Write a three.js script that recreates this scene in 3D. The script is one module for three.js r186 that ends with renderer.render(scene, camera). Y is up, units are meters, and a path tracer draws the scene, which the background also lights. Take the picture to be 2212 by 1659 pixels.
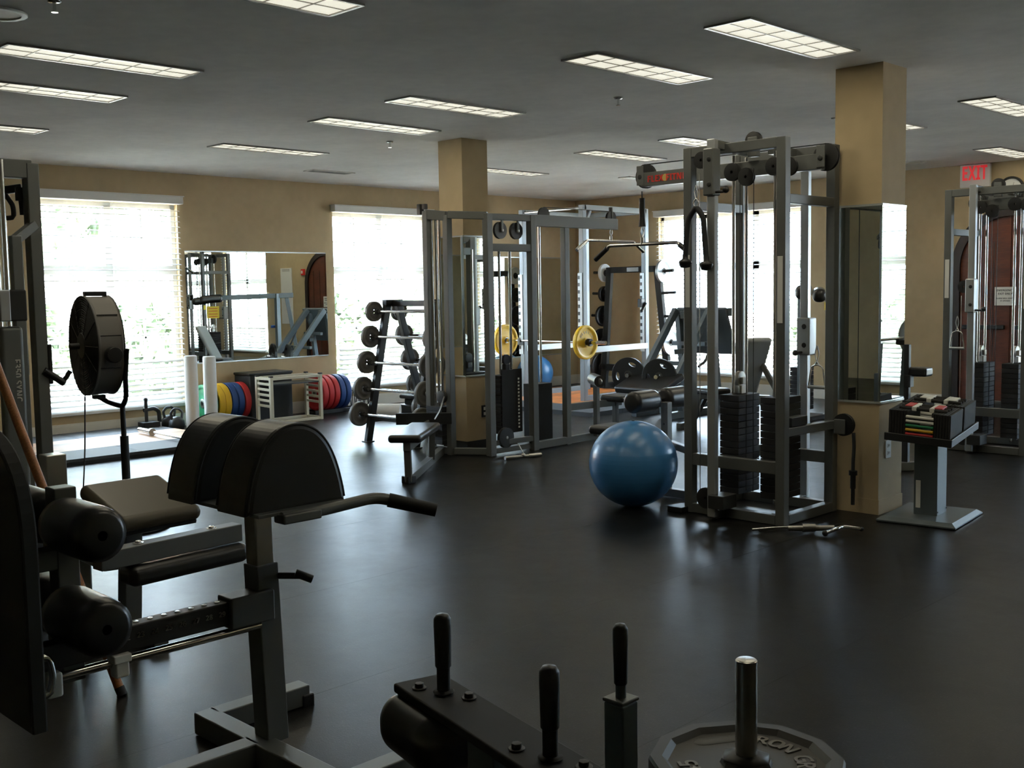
import * as THREE from 'three';
import { mergeGeometries } from 'three/addons/utils/BufferGeometryUtils.js';
import { RoundedBoxGeometry } from 'three/addons/geometries/RoundedBoxGeometry.js';
import { RectAreaLightUniformsLib } from 'three/addons/lights/RectAreaLightUniformsLib.js';
import { FontLoader } from 'three/addons/loaders/FontLoader.js';
import { TextGeometry } from 'three/addons/geometries/TextGeometry.js';

// ---------------------------------------------------------------- camera, sky, sun, exposure
RectAreaLightUniformsLib.init();
const scene = new THREE.Scene();
const EYE = 1.53;
const camera = new THREE.PerspectiveCamera(38.55, 2212 / 1659, 0.05, 400);
{
  const yaw = 0.786487, pitch = 0.084556, roll = -0.016622;
  const fw = new THREE.Vector3(Math.sin(yaw) * Math.cos(pitch), -Math.sin(pitch), -Math.cos(yaw) * Math.cos(pitch));
  const rt = new THREE.Vector3(Math.cos(yaw), 0, Math.sin(yaw)), up = new THREE.Vector3().crossVectors(rt, fw);
  const r2 = rt.clone().multiplyScalar(Math.cos(roll)).addScaledVector(up, Math.sin(roll));
  const u2 = up.clone().multiplyScalar(Math.cos(roll)).addScaledVector(rt, -Math.sin(roll));
  camera.quaternion.setFromRotationMatrix(new THREE.Matrix4().makeBasis(r2, u2, fw.clone().negate()));
  camera.position.set(0, EYE, 0);
}
const renderer = new THREE.WebGLRenderer({ antialias: true });
renderer.toneMapping = THREE.LinearToneMapping;
renderer.toneMappingExposure = 1.12;
renderer.shadowMap.enabled = true;
scene.background = new THREE.Color().setRGB(0.60, 0.80, 1.0);
scene.backgroundIntensity = 21;
const sun = new THREE.DirectionalLight(new THREE.Color().setRGB(1, 0.94, 0.84), 260);
sun.position.set(1, 40, 4); sun.target.position.set(7, 0, -6);
sun.castShadow = true;
Object.assign(sun.shadow.camera, { left: -40, right: 40, top: 40, bottom: -40, near: 1, far: 120 });
sun.shadow.mapSize.set(2048, 2048);
scene.add(sun, sun.target);
const LAMP = 5.5;      // radiance of the ceiling panels

// ---------------------------------------------------------------- helpers
let seedState = 12345;
const rnd = () => { seedState = (Math.imul(seedState, 1664525) + 1013904223) >>> 0; return seedState / 4294967296; };
const V = (x, y, z) => new THREE.Vector3(x, y, z);
const v3 = (a) => (a.isVector3 ? a : V(...a));
const used = new Map();
function numbered(n) { const k = used.get(n) || 0; used.set(n, k + 1); return k ? `${n}_${String(k).padStart(3, '0')}` : n; }
function clean(g) {
  const o = g.index ? g.toNonIndexed() : g;
  for (const k of Object.keys(o.attributes)) if (!['position', 'normal', 'uv'].includes(k)) o.deleteAttribute(k);
  if (!o.attributes.uv) o.setAttribute('uv', new THREE.BufferAttribute(new Float32Array(o.attributes.position.count * 2), 2));
  o.clearGroups?.(); return o;
}
const join = (gs) => { gs = [].concat(gs).flat(3).map(clean); return gs.length === 1 ? gs[0] : mergeGeometries(gs); };
function mesh(name, geo, mat) { const m = new THREE.Mesh(geo, mat); m.name = name; m.castShadow = m.receiveShadow = true; return m; }
// a thing: Group at its base; parts are given in WORLD coordinates (base is subtracted) unless local
function thing(name, label, category, pos = [0, 0, 0], group) {
  const o = new THREE.Group(); o.name = numbered(name); o.position.set(...pos); scene.add(o);
  o.userData = { label, category }; if (group) o.userData.group = group; return o;
}
function part(parent, name, gs, mat, label) {
  let g = join(gs); let r = parent; while (r.parent && r.parent !== scene) r = r.parent;
  g = g.clone().translate(-r.position.x, -r.position.y, -r.position.z);
  const m = mesh(name, g, mat); parent.add(m); if (label) m.userData.label = label; return m;
}
function parts(parent, name, list, mat, label) { return list.map((g) => part(parent, name, g, mat, label)); }
function lpart(parent, name, gs, mat, label) { const m = mesh(name, join(gs), mat); parent.add(m); if (label) m.userData.label = label; return m; }
function solo(name, gs, mat, label, category, pos, group) {
  const m = mesh(numbered(name), join(gs).clone().translate(-pos[0], -pos[1], -pos[2]), mat); m.position.set(...pos); scene.add(m);
  m.userData = { label, category }; if (group) m.userData.group = group; return m;
}
function struct(name, gs, mat, label, category) {
  const m = mesh(name, join(gs), mat); m.userData = { kind: 'structure', label, category }; scene.add(m); return m;
}
function dup(src, pos, label, group, ry = 0) {
  const c = src.clone(); c.name = numbered(src.name.replace(/_\d{3}$/, '')); c.position.set(...pos); c.rotation.y = ry; scene.add(c);
  c.userData = { ...src.userData, label: label || src.userData.label }; if (group) c.userData.group = group; return c;
}
// geometry
function uvBox(w, h, d) {      // uv in metres
  const g = new THREE.BoxGeometry(w, h, d), p = g.attributes.position, n = g.attributes.normal, u = g.attributes.uv;
  for (let i = 0; i < p.count; i++) {
    if (Math.abs(n.getX(i)) > .5) u.setXY(i, p.getZ(i), p.getY(i)); else if (Math.abs(n.getY(i)) > .5) u.setXY(i, p.getX(i), p.getZ(i)); else u.setXY(i, p.getX(i), p.getY(i));
  }
  return g;
}
const wbox = (x0, x1, y0, y1, z0, z1) => {
  const g = new THREE.BoxGeometry(x1 - x0, y1 - y0, z1 - z0).translate((x0 + x1) / 2, (y0 + y1) / 2, (z0 + z1) / 2), p = g.attributes.position, n = g.attributes.normal, u = g.attributes.uv;
  for (let i = 0; i < p.count; i++) {
    if (Math.abs(n.getX(i)) > .5) u.setXY(i, p.getZ(i), p.getY(i)); else if (Math.abs(n.getY(i)) > .5) u.setXY(i, p.getX(i), p.getZ(i)); else u.setXY(i, p.getX(i), p.getY(i));
  }
  return g;
};
function rbox(cx, cy, cz, w, h, d, r = 0.006, seg = 2) { return new RoundedBoxGeometry(w, h, d, seg, Math.min(r, w / 2.01, h / 2.01, d / 2.01)).translate(cx, cy, cz); }
// oriented frame from a to b (local z axis along the way)
function along(g, a, b, upv = V(0, 1, 0)) {
  const d = b.clone().sub(a).normalize(); let x = new THREE.Vector3().crossVectors(upv, d);
  if (x.lengthSq() < 1e-6) x = V(1, 0, 0); x.normalize(); const y = new THREE.Vector3().crossVectors(d, x);
  g.applyMatrix4(new THREE.Matrix4().makeBasis(x, y, d)); const m = a.clone().add(b).multiplyScalar(.5); return g.translate(m.x, m.y, m.z);
}
function bar(a, b, w = .06, h = w, r = .005) { a = v3(a); b = v3(b); return along(new RoundedBoxGeometry(w, h, a.distanceTo(b), 1, Math.min(r, w / 2.01, h / 2.01)), a, b); }
function rod(a, b, r = .012, r2 = r, seg = 14) { a = v3(a); b = v3(b); return along(new THREE.CylinderGeometry(r2, r, a.distanceTo(b), seg).rotateX(Math.PI / 2), a, b); }
function tube(pts, r = .008, n = 40, seg = 8, closed = false) { return new THREE.TubeGeometry(new THREE.CatmullRomCurve3(pts.map(v3), closed, 'catmullrom', .3), n, r, seg, closed); }
function lathe(profile, seg = 32) { return new THREE.LatheGeometry(profile.map(([r, y]) => new THREE.Vector2(Math.max(r, 1e-4), y)), seg); }
function aim(g, axis) { return axis === 'x' ? g.rotateZ(-Math.PI / 2) : axis === 'z' ? g.rotateX(Math.PI / 2) : g; }
function disc(c, r, t, axis = 'z', seg = 28, bevel = .004) { return aim(lathe([[0, -t / 2], [r - bevel, -t / 2], [r, -t / 2 + bevel], [r, t / 2 - bevel], [r - bevel, t / 2], [0, t / 2]], seg), axis).translate(...c); }
function ring(c, r0, r1, t, axis = 'z', seg = 32) { return aim(lathe([[r0, -t / 2], [r1 - .003, -t / 2], [r1, -t / 2 + .003], [r1, t / 2 - .003], [r1 - .003, t / 2], [r0, t / 2], [r0, -t / 2]], seg), axis).translate(...c); }
function sph(c, r, seg = 24) { return new THREE.SphereGeometry(r, seg, Math.round(seg * .7)).translate(...c); }
function pulley(c, r, t = .03, axis = 'z') { return aim(lathe([[.01, -t / 2], [r, -t / 2], [r, -t * .3], [r - .012, 0], [r, t * .3], [r, t / 2], [.01, t / 2]], 24), axis).translate(...c); }

// ---------------------------------------------------------------- textures and materials
function noiseTex(size, fn, srgb) {
  const d = new Uint8Array(size * size * 4);
  for (let y = 0; y < size; y++) for (let x = 0; x < size; x++) { const c = fn(x, y), i = (y * size + x) * 4; d[i] = c[0]; d[i + 1] = c[1]; d[i + 2] = c[2]; d[i + 3] = 255; }
  const t = new THREE.DataTexture(d, size, size); t.wrapS = t.wrapT = THREE.RepeatWrapping; t.magFilter = THREE.LinearFilter; t.minFilter = THREE.LinearMipmapLinearFilter; t.generateMipmaps = true;
  if (srgb) t.colorSpace = THREE.SRGBColorSpace; t.needsUpdate = true; return t;
}
function valueNoise(size, cells) {           // tiling value noise
  const n = new Float32Array(cells * cells).map(() => rnd());
  return (x, y) => {
    const fx = x / size * cells, fy = y / size * cells, x0 = Math.floor(fx), y0 = Math.floor(fy), tx = fx - x0, ty = fy - y0, s = (t) => t * t * (3 - 2 * t);
    const g = (a, b) => n[((b % cells) + cells) % cells * cells + ((a % cells) + cells) % cells];
    return (g(x0, y0) * (1 - s(tx)) + g(x0 + 1, y0) * s(tx)) * (1 - s(ty)) + (g(x0, y0 + 1) * (1 - s(tx)) + g(x0 + 1, y0 + 1) * s(tx)) * s(ty);
  };
}
const nA = valueNoise(512, 8), nB = valueNoise(512, 40), nC = valueNoise(512, 128);
const floorTex = noiseTex(512, (x, y) => { const m = nA(x, y) * .5 + nB(x, y) * .3 + nC(x, y) * .2, f = rnd(); let v = 17 + m * 11; if (f > .985) v += 30; else if (f > .93) v += 9; return [v, v * .985, v * .95]; }, true);
floorTex.repeat.set(.5, .5);
const floorRough = noiseTex(512, (x, y) => { const m = nA(x, y) * .45 + nB(x, y) * .35 + nC(x, y) * .2; const v = 76 + m * 18; return [v, v, v]; });
floorRough.repeat.set(.4, .4);
const grainTex = noiseTex(512, (x, y) => { const v = 90 + (nC(x, y) * .4 + rnd() * .6) * 110; return [v, v, v]; });
const floorBump = grainTex.clone(); floorBump.repeat.set(2.5, 2.5); floorBump.needsUpdate = true;
const wallBump = noiseTex(512, (x, y) => { const v = (nB(x, y) * .4 + nC(x, y) * .6) * 255; return [v, v, v]; }); wallBump.repeat.set(2.2, 2.2);
const wallTex = noiseTex(512, (x, y) => { const m = nA(x, y) * .6 + nB(x, y) * .4, v = 236 + m * 19; return [v, v, v]; }, true); wallTex.repeat.set(.4, .4);
const woodTex = (r, g, b, plank, rep) => { const a = valueNoise(512, 6), st = valueNoise(512, 64); const t = noiseTex(512, (x, y) => { const w = st(x * .25 | 0, y * 4) * .5 + a(x * .5, y * 2) * .5; const k = .72 + w * .5; return [Math.min(255, r * k), Math.min(255, g * k), Math.min(255, b * k)]; }, true); t.repeat.set(...rep); return t; };
const M = {};
const std = (n, col, rough, metal = 0, extra = {}) => (M[n] = new THREE.MeshPhysicalMaterial({ color: Array.isArray(col) ? new THREE.Color().setRGB(...col) : col, roughness: rough, metalness: metal, ...extra }));
std('rubber', 0xffffff, 1, 0, { map: floorTex, roughnessMap: floorRough, bumpMap: floorBump, bumpScale: .0007, specularIntensity: .36 });
std('rubberPad', [.05, .055, .062], .62, 0, { bumpMap: floorBump, bumpScale: .001 });
std('wall', [.52, .405, .24], .85, 0, { map: wallTex, bumpMap: wallBump, bumpScale: .0004 });
std('ceiling', [.82, .80, .765], .95, 0, { map: wallTex, bumpMap: wallBump, bumpScale: .0004 });
std('trim', [.68, .65, .57], .5);
std('white', [.78, .77, .73], .45);
std('blind', [.62, .62, .60], .5);
std('glass', [1, 1, 1], .02, 0, { transmission: 1, thickness: 0, ior: 1.45 });
std('mirror', [.80, .84, .80], .005, 1);
std('mirrorEdge', [.75, .78, .76], .25, .6);
std('frame', [.13, .136, .13], .38, .25);
std('frameDark', [.035, .037, .037], .4, .3);
std('bluegray', [.11, .135, .148], .42, .25);
std('silver', [.42, .44, .45], .35, .6);
std('rackSilver', [.20, .22, .235], .4, .4);
std('chrome', [.72, .72, .70], .14, 1);
std('steel', [.45, .44, .41], .28, 1);
std('black', [.012, .012, .012], .42);
std('blackMatte', [.014, .014, .013], .75);
std('vinyl', [.013, .0125, .012], .33, 0, { clearcoat: .25, clearcoatRoughness: .35 });
std('vinylBrown', [.075, .062, .040], .36);
std('iron', [.045, .043, .040], .5, .35);
std('ironPaint', [.15, .14, .125], .5, .2);
std('stack', [.010, .010, .011], .7);
std('yellow', [.75, .46, .02], .4);
std('yellowRubber', [.70, .42, .015], .6);
std('blueRubber', [.012, .055, .22], .55);
std('redRubber', [.45, .018, .02], .55);
std('greenRubber', [.012, .22, .09], .55);
std('ball', [.045, .20, .46], .30, 0, { clearcoat: .3, clearcoatRoughness: .3 });
std('foam', [.78, .78, .76], .9);
std('creamPaint', [.62, .58, .45], .5);
std('lampGlow', [.55, .55, .5], .6, 0, { emissive: new THREE.Color().setRGB(1, .965, .80), emissiveIntensity: .74 });
std('lampFrame', [.35, .34, .32], .35, .4);
std('wood', 0xffffff, .45, 0, { map: woodTex(214, 132, 70, 1, [.8, .8]) });
std('paleWood', 0xffffff, .5, 0, { map: woodTex(208, 168, 130, 1, [.8, .8]) });
std('doorWood', 0xffffff, .5, 0, { map: woodTex(92, 44, 22, 1, [1.2, .8]) });
std('doorDark', [.02, .012, .009], .45);
std('dowel', 0xffffff, .5, 0, { map: woodTex(170, 112, 66, 1, [2, 2]) });
std('paper', [.78, .78, .74], .8);
std('yellowSign', [.82, .62, .05], .6);
std('red', [.6, .03, .02], .5);
std('exitRed', [.9, .05, .06], .5, 0, { emissive: new THREE.Color().setRGB(1, .05, .06), emissiveIntensity: .25 });
std('concrete', [.55, .54, .50], .9);
std('stucco', [.70, .68, .63], .9);
std('roofTile', [.35, .20, .14], .9);
std('leaf', [.12, .17, .11], .8);
std('bark', [.12, .08, .05], .9);
std('plastic', [.7, .69, .62], .5);
std('greyVinyl', [.30, .31, .30], .5);
std('rope', [.02, .022, .024], .8);
std('amber', [.55, .40, .12], .4);

// ---------------------------------------------------------------- the room
const LZ = -11.95, RX = 13.5, CH = 2.965, T = .18, BX = -3.2, FZ = 4.2;
const floor = struct('floor', wbox(BX - T, RX + T, -.2, -.012, LZ - T, FZ + T), M.rubber, 'dark rubber gym floor', 'floor');
for (let i = 0, z = LZ; z < FZ - .01; i++) { const z1 = Math.min(z + 1.215, FZ); lpart(floor, 'rubber_roll', wbox(BX, RX, -.012, 0, z + .0004, z1 - .0004), M.rubber); z = z1; }
struct('ceiling', wbox(BX - T, RX + T, CH, CH + .2, LZ - T, FZ + T), M.ceiling, 'flat off-white plaster ceiling', 'ceiling');
// windows: [wall, from, to, y0, y1]
const WIN = [['L', 4.82, 6.46, .26, 2.60], ['L', 8.68, 10.33, .26, 2.60], ['R', -10.27, -7.76, .26, 2.60], ['R', -2.76, -.98, .26, 2.60], ['R', -.44, 1.2, .26, 2.60]];
function wallWith(name, horiz, fixed, a, b, wins, out, label) {
  const gs = [], seg = (s0, s1, y0, y1) => { if (s1 - s0 < .001 || y1 - y0 < .001) return; const f0 = Math.min(fixed, fixed + out * T), f1 = Math.max(fixed, fixed + out * T); gs.push(horiz ? wbox(s0, s1, y0, y1, f0, f1) : wbox(f0, f1, y0, y1, s0, s1)); };
  let s = a; for (const [w0, w1, y0, y1] of wins) { seg(s, w0, 0, CH); seg(w0, w1, 0, y0); seg(w0, w1, y1, CH); s = w1; } seg(s, b, 0, CH);
  return struct(name, gs, M.wall, label, 'wall');
}
wallWith('wall_left', true, LZ, BX, RX + T, WIN.filter((w) => w[0] === 'L').map((w) => w.slice(1)), -1, 'beige painted wall with two tall blinded windows');
wallWith('wall_right', false, RX, LZ, FZ, WIN.filter((w) => w[0] === 'R').map((w) => w.slice(1)), 1, 'beige painted wall with the arched wooden door');
struct('wall_back', wbox(BX - T, RX + T, 0, CH, FZ, FZ + T), M.wall, 'plain beige wall behind the viewer', 'wall');
struct('wall_near', wbox(BX - T, BX, 0, CH, LZ - T, FZ), M.wall, 'plain beige side wall', 'wall');
struct('baseboard_left', [wbox(BX, RX, 0, .13, LZ, LZ + .016), wbox(BX, RX, .13, .15, LZ, LZ + .010)], M.trim, 'cream moulded baseboard under the windows', 'baseboard');
struct('baseboard_right', [wbox(RX - .016, RX, 0, .13, LZ, -5.86), wbox(RX - .010, RX, .13, .15, LZ, -5.86), wbox(RX - .016, RX, 0, .13, -4.22, FZ)], M.trim, 'cream baseboard beside the arched door', 'baseboard');

// windows, each with frame, mullions, muntins, panes; a blind with its slats hangs before each
const slatGeo = (len) => { const s = new THREE.Shape(); s.moveTo(-.031, 0); s.quadraticCurveTo(0, .006, .031, 0); s.lineTo(.031, .003); s.quadraticCurveTo(0, .009, -.031, .003); const g = new THREE.ExtrudeGeometry(s, { depth: len, bevelEnabled: false, curveSegments: 4 }); g.translate(0, 0, -len / 2).rotateY(Math.PI / 2); return g; };
const blindLabels = ['white slatted window blind behind the drum fan', 'white slatted window blind behind the A-frame barbell rack', 'wide white slatted blind behind the cable tower', 'white slatted blind beyond the arched door', 'white slatted blind farthest from the arched door'];
WIN.forEach(([side, a, b, y0, y1], i) => {
  const len = b - a, mid = (a + b) / 2;
  // local frame: x along the wall, y up, +z into the room
  const place = (o) => { if (side === 'L') { o.position.set(mid, y0, LZ); } else { o.position.set(RX, y0, mid); o.rotation.y = -Math.PI / 2; } };
  const h = y1 - y0, w = new THREE.Group(); w.name = `window_${i + 1}`; scene.add(w); place(w);
  w.userData = { kind: 'structure', label: ['tall white paned window behind the drum fan', 'tall white paned window behind the barbell rack', 'wide white paned window behind the cable tower', 'white paned window past the arched door', 'white paned window farthest past the arched door'][i], category: 'window' };
  const D = -.11, n = len > 2.2 ? 3 : 2, L = (x0, x1, ya, yb, z0, z1) => wbox(x0, x1, ya, yb, z0, z1);
  lpart(w, 'frame', [L(-len / 2, -len / 2 + .05, 0, h, D - .04, D + .04), L(len / 2 - .05, len / 2, 0, h, D - .04, D + .04), L(-len / 2, len / 2, h - .05, h, D - .04, D + .04), L(-len / 2, len / 2, 0, .06, D - .05, D + .05)], M.white);
  lpart(w, 'window_sill', rbox(0, -.012, -.06, len, .024, .14, .006), M.white);
  const yT = 1.58; lpart(w, 'transom_bar', L(-len / 2 + .05, len / 2 - .05, yT - .05, yT + .05, D - .04, D + .04), M.white);
  for (let k = 1; k < n; k++) { const x = -len / 2 + len * k / n; lpart(w, 'mullion', L(x - .04, x + .04, 0, h, D - .04, D + .04), M.white); }
  for (let k = 0; k < n; k++) {
    const xa = -len / 2 + len * k / n + .045, xb = -len / 2 + len * (k + 1) / n - .045, xm = (xa + xb) / 2;
    lpart(w, 'muntin', L(xm - .01, xm + .01, .06, h - .05, D - .015, D + .015), M.white);
    lpart(w, 'muntin', L(xa, xb, (yT + h) / 2 - .01, (yT + h) / 2 + .01, D - .015, D + .015), M.white);
    lpart(w, 'muntin', L(xa, xb, .06 + (yT - .1) / 2 - .01, .06 + (yT - .1) / 2 + .01, D - .015, D + .015), M.white);
    lpart(w, 'pane', L(xa, xb, .06, yT - .05, D - .003, D + .001), M.glass); lpart(w, 'pane', L(xa, xb, yT + .05, h - .05, D - .003, D + .001), M.glass);
  }
  const bl = thing('window_blind', blindLabels[i], 'blind'); place(bl);
  lpart(bl, 'valance', [rbox(0, h + .045, .055, len + .06, .085, .10, .006), rbox(0, h + .09, .058, len + .08, .012, .115, .004)], M.white);
  const sg = slatGeo(len - .012), cnt = Math.floor(h / .062);
  for (let k = 0; k < cnt; k++) { const s = mesh('slat', sg, M.blind); s.position.set(0, .03 + k * .062, .045); s.rotation.x = (k < 9 ? .62 : .22) + (rnd() - .5) * .03; bl.add(s); }
  lpart(bl, 'bottom_rail', rbox(0, .005, .045, len - .012, .02, .055, .004), M.white);
  for (const x of [-len * .32, 0, len * .32]) lpart(bl, 'ladder_cord', [rod([x, 0, .078], [x, h, .078], .0012, .0012, 5), rod([x, 0, .012], [x, h, .012], .0012, .0012, 5)], M.white);
});

// columns with mirror panels
function column(name, x, z, s, m0, m1, label, near) {
  const c = struct(name, wbox(x, x + s, 0, CH, z - s, z), M.wall, label, 'column');
  lpart(c, 'cove_base', [wbox(x - .006, x + s + .006, 0, .1, z - s - .006, z + .006)], near);
  return c;
}
column('column_1', 7.07, -7.67, .33, 0, 0, 'beige square column wrapped by the grey weight machine', M.blackMatte);
column('column_2', 6.83, -3.385, .335, 0, 0, 'beige square column beside the dumbbell stand', M.wall);
function mirrorPanel(label, x0, x1, y0, y1, z0, z1) {
  const t = thing('mirror', label, 'mirror', [(x0 + x1) / 2, y0, (z0 + z1) / 2]);
  part(t, 'mirror_glass', wbox(x0, x1, y0 + .012, y1 - .012, z0, z1), M.mirror); const dx = x1 - x0 < .02, e = .004;
  parts(t, 'edge_channel', dx ? [wbox(x0 - e, x1 + e, y0, y0 + .014, z0, z1), wbox(x0 - e, x1 + e, y1 - .014, y1, z0, z1)] : [wbox(x0, x1, y0, y0 + .014, z0 - e, z1 + e), wbox(x0, x1, y1 - .014, y1, z0 - e, z1 + e)], M.mirrorEdge); return t;
}
mirrorPanel('framed wall mirror between the two windows above the bumper plates', 6.53, 8.55, .72, 2.07, LZ + .002, LZ + .008);
mirrorPanel('wall mirror left of the fan window behind the grey machine', 2.4, 4.66, .72, 2.07, LZ + .002, LZ + .008);
mirrorPanel('tall wall mirror behind the power rack', 11.62, 13.18, .5, 2.05, LZ + .002, LZ + .008);
mirrorPanel('mirror on the left face of the column with the dumbbell stand', 6.822, 6.828, .745, 2.06, -3.72, -3.383);
mirrorPanel('mirror on the bright face of the column with the dumbbell stand', 6.824, 7.167, .745, 2.06, -3.383, -3.377);
mirrorPanel('mirror on the side of the column inside the weight machine', 7.062, 7.068, .72, 2.06, -8.0, -7.668);
mirrorPanel('mirror on the front of the column inside the weight machine', 7.064, 7.40, .72, 2.06, -7.668, -7.662);
// arched door
{
  const zc = -5.04, R = .70, sp = 1.72, d = new THREE.Group(); d.name = 'door_1'; d.position.set(RX, 0, zc); d.rotation.y = -Math.PI / 2; scene.add(d);
  d.userData = { kind: 'structure', label: 'arched dark wooden double door', category: 'door' };
  const arch = (r) => { const s = new THREE.Shape(); s.moveTo(-r, 0); s.lineTo(-r, sp); s.absarc(0, sp, r, Math.PI, 0, true); s.lineTo(r, 0); s.closePath(); return s; };
  const fr = arch(R); const hole = new THREE.Path(); hole.moveTo(-R + .1, 0); hole.lineTo(-R + .1, sp); hole.absarc(0, sp, R - .1, Math.PI, 0, true); hole.lineTo(R - .1, 0); fr.holes.push(hole);
  lpart(d, 'arch_frame', new THREE.ExtrudeGeometry(fr, { depth: .06, bevelEnabled: true, bevelSize: .008, bevelThickness: .008, bevelSegments: 1, curveSegments: 32 }), M.doorDark);
  const leaf = (s0) => { const r = R - .1, s = new THREE.Shape(); if (s0 < 0) { s.moveTo(-r, 0); s.lineTo(-r, sp); s.absarc(0, sp, r, Math.PI, Math.PI / 2, true); s.lineTo(-.004, sp + r); s.lineTo(-.004, 0); } else { s.moveTo(.004, 0); s.lineTo(.004, sp + r); s.absarc(0, sp, r, Math.PI / 2, 0, true); s.lineTo(r, 0); } return new THREE.ExtrudeGeometry(s, { depth: .035, bevelEnabled: false, curveSegments: 24 }); };
  for (const s of [-1, 1]) { const l = lpart(d, 'door_leaf', leaf(s), M.doorWood); for (const x of [.2, .42]) lpart(l, 'board_joint', wbox(s * x - .004, s * x + .004, .05, sp + .3, .034, .039), M.doorDark); }
  lpart(d, 'push_bar', [rbox(-.3, 1.0, .07, .5, .05, .05, .01), rbox(.3, 1.0, .07, .5, .05, .05, .01)], M.frameDark);
}

// ---------------------------------------------------------------- ceiling fixtures
const lightSpots = [[5.77, -3.46], [5.81, -4.56], [5.89, -6.42], [6.0, -7.58], [6.15, -9.47], [3.09, -6.57], [3.14, -7.72], [3.35, -9.6], [2.86, -4.6], [9.37, -7.62], [9.28, -6.45], [9.45, -9.48], [9.35, -3.56], [9.35, -4.65], [12.61, -4.77], [12.61, -3.6], [2.86, -3.5], [2.86, -1.6], [5.8, -1.6], [9.35, -1.6], [5.8, -.4]];
{
  const L = 1.22, W = .30; let proto;
  lightSpots.forEach(([x, z], i) => {
    if (!i) {
      proto = thing('ceiling_light', 'recessed fluorescent ceiling light with a twelve-cell white louvre', 'ceiling light', [x, CH, z], 'recessed ceiling lights');
      lpart(proto, 'frame', [wbox(-L / 2, L / 2, -.012, .0, -W / 2, -W / 2 + .016), wbox(-L / 2, L / 2, -.012, .0, W / 2 - .016, W / 2), wbox(-L / 2, -L / 2 + .016, -.012, .0, -W / 2, W / 2), wbox(L / 2 - .016, L / 2, -.012, .0, -W / 2, W / 2)], M.lampFrame);
      lpart(proto, 'diffuser', wbox(-L / 2 + .016, L / 2 - .016, -.004, 0, -W / 2 + .016, W / 2 - .016), M.lampGlow);
      for (let k = 1; k < 6; k++) { const g = wbox(-.0025, .0025, -.009, -.004, -W / 2 + .016, W / 2 - .016).translate(-L / 2 + L * k / 6, 0, 0); lpart(proto, 'louvre_blade', g, M.lampFrame); }
      lpart(proto, 'louvre_blade', wbox(-L / 2 + .016, L / 2 - .016, -.009, -.004, -.0025, .0025), M.lampFrame);
      const l = new THREE.RectAreaLight(new THREE.Color().setRGB(1, .91, .68), LAMP, L - .04, W - .04); l.position.set(0, -.016, 0); l.rotation.x = -Math.PI / 2; l.name = 'tube_light'; proto.add(l);
    } else dup(proto, [x, CH, z]);
  });
}
[[6.7, -8.27, 'sprinkler head in the ceiling above the weight machine column'], [6.53, -5.34, 'sprinkler head in the ceiling above the exercise ball'], [2.31, -5.38, 'sprinkler head in the ceiling above the grey machine by the fan']].forEach(([x, z, l]) => {
  const t = thing('sprinkler_head', l, 'sprinkler', [x, CH, z]);
  lpart(t, 'escutcheon', lathe([[0, 0], [.035, 0], [.03, -.012], [.012, -.014]], 20), M.chrome); lpart(t, 'nozzle', [rod([0, -.01, 0], [0, -.055, 0], .008), disc([0, -.058, 0], .017, .004, 'y', 12, .001)], M.chrome);
});
[[2.2, -5.8, 'round white ceiling speaker grille above the grey machine'], [12.66, -5.88, 'round ceiling speaker near the arched door']].forEach(([x, z, l]) => {
  const t = thing('ceiling_speaker', l, 'speaker', [x, CH, z]);
  lpart(t, 'rim', ring([0, -.006, 0], .11, .14, .014, 'y'), M.white); lpart(t, 'grille', disc([0, -.004, 0], .112, .006, 'y', 32, .002), M.trim);
});
[[7.79, -10.75, 'slotted air vent in the ceiling near the wall mirror'], [11.45, -9.03, 'slotted air vent in the ceiling above the power rack']].forEach(([x, z, l]) => {
  const t = thing('air_vent', l, 'vent', [x, CH, z]);
  lpart(t, 'frame', [wbox(-.3, .3, -.01, 0, -.1, -.075), wbox(-.3, .3, -.01, 0, .075, .1), wbox(-.3, -.275, -.01, 0, -.1, .1), wbox(.275, .3, -.01, 0, -.1, .1)], M.trim);
  for (let k = 0; k < 6; k++) lpart(t, 'louvre', wbox(-.275, .275, -.009, -.003, -.003, .003).rotateX(.5).translate(0, 0, -.065 + k * .026), M.lampFrame);
});

// ---------------------------------------------------------------- shared builders for gear
function plateParts(t, R, th, mat, axis, c, opt = {}) {      // a weight plate: body with raised rim and hub
  const p = aim(lathe([[.026, -th * .42], [.06, -th * .42], [.065, -th * .22], [R * .78, -th * .22], [R * .82, -th * .5], [R - .006, -th * .5], [R, -th * .35], [R, th * .35], [R - .006, th * .5], [R * .82, th * .5], [R * .78, th * .22], [.065, th * .22], [.06, th * .42], [.026, th * .42], [.026, -th * .42]], opt.seg || 36), axis).translate(...c);
  return p;
}
const font = await new FontLoader().loadAsync('fonts/droid/droid_sans_bold.typeface.json');
function text(str, size, depth = .002) { const g = new TextGeometry(str, { font, size, depth, curveSegments: 3, bevelEnabled: false }); g.computeBoundingBox(); const b = g.boundingBox; g.translate(-(b.min.x + b.max.x) / 2, -(b.min.y + b.max.y) / 2, 0); return g; }
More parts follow.
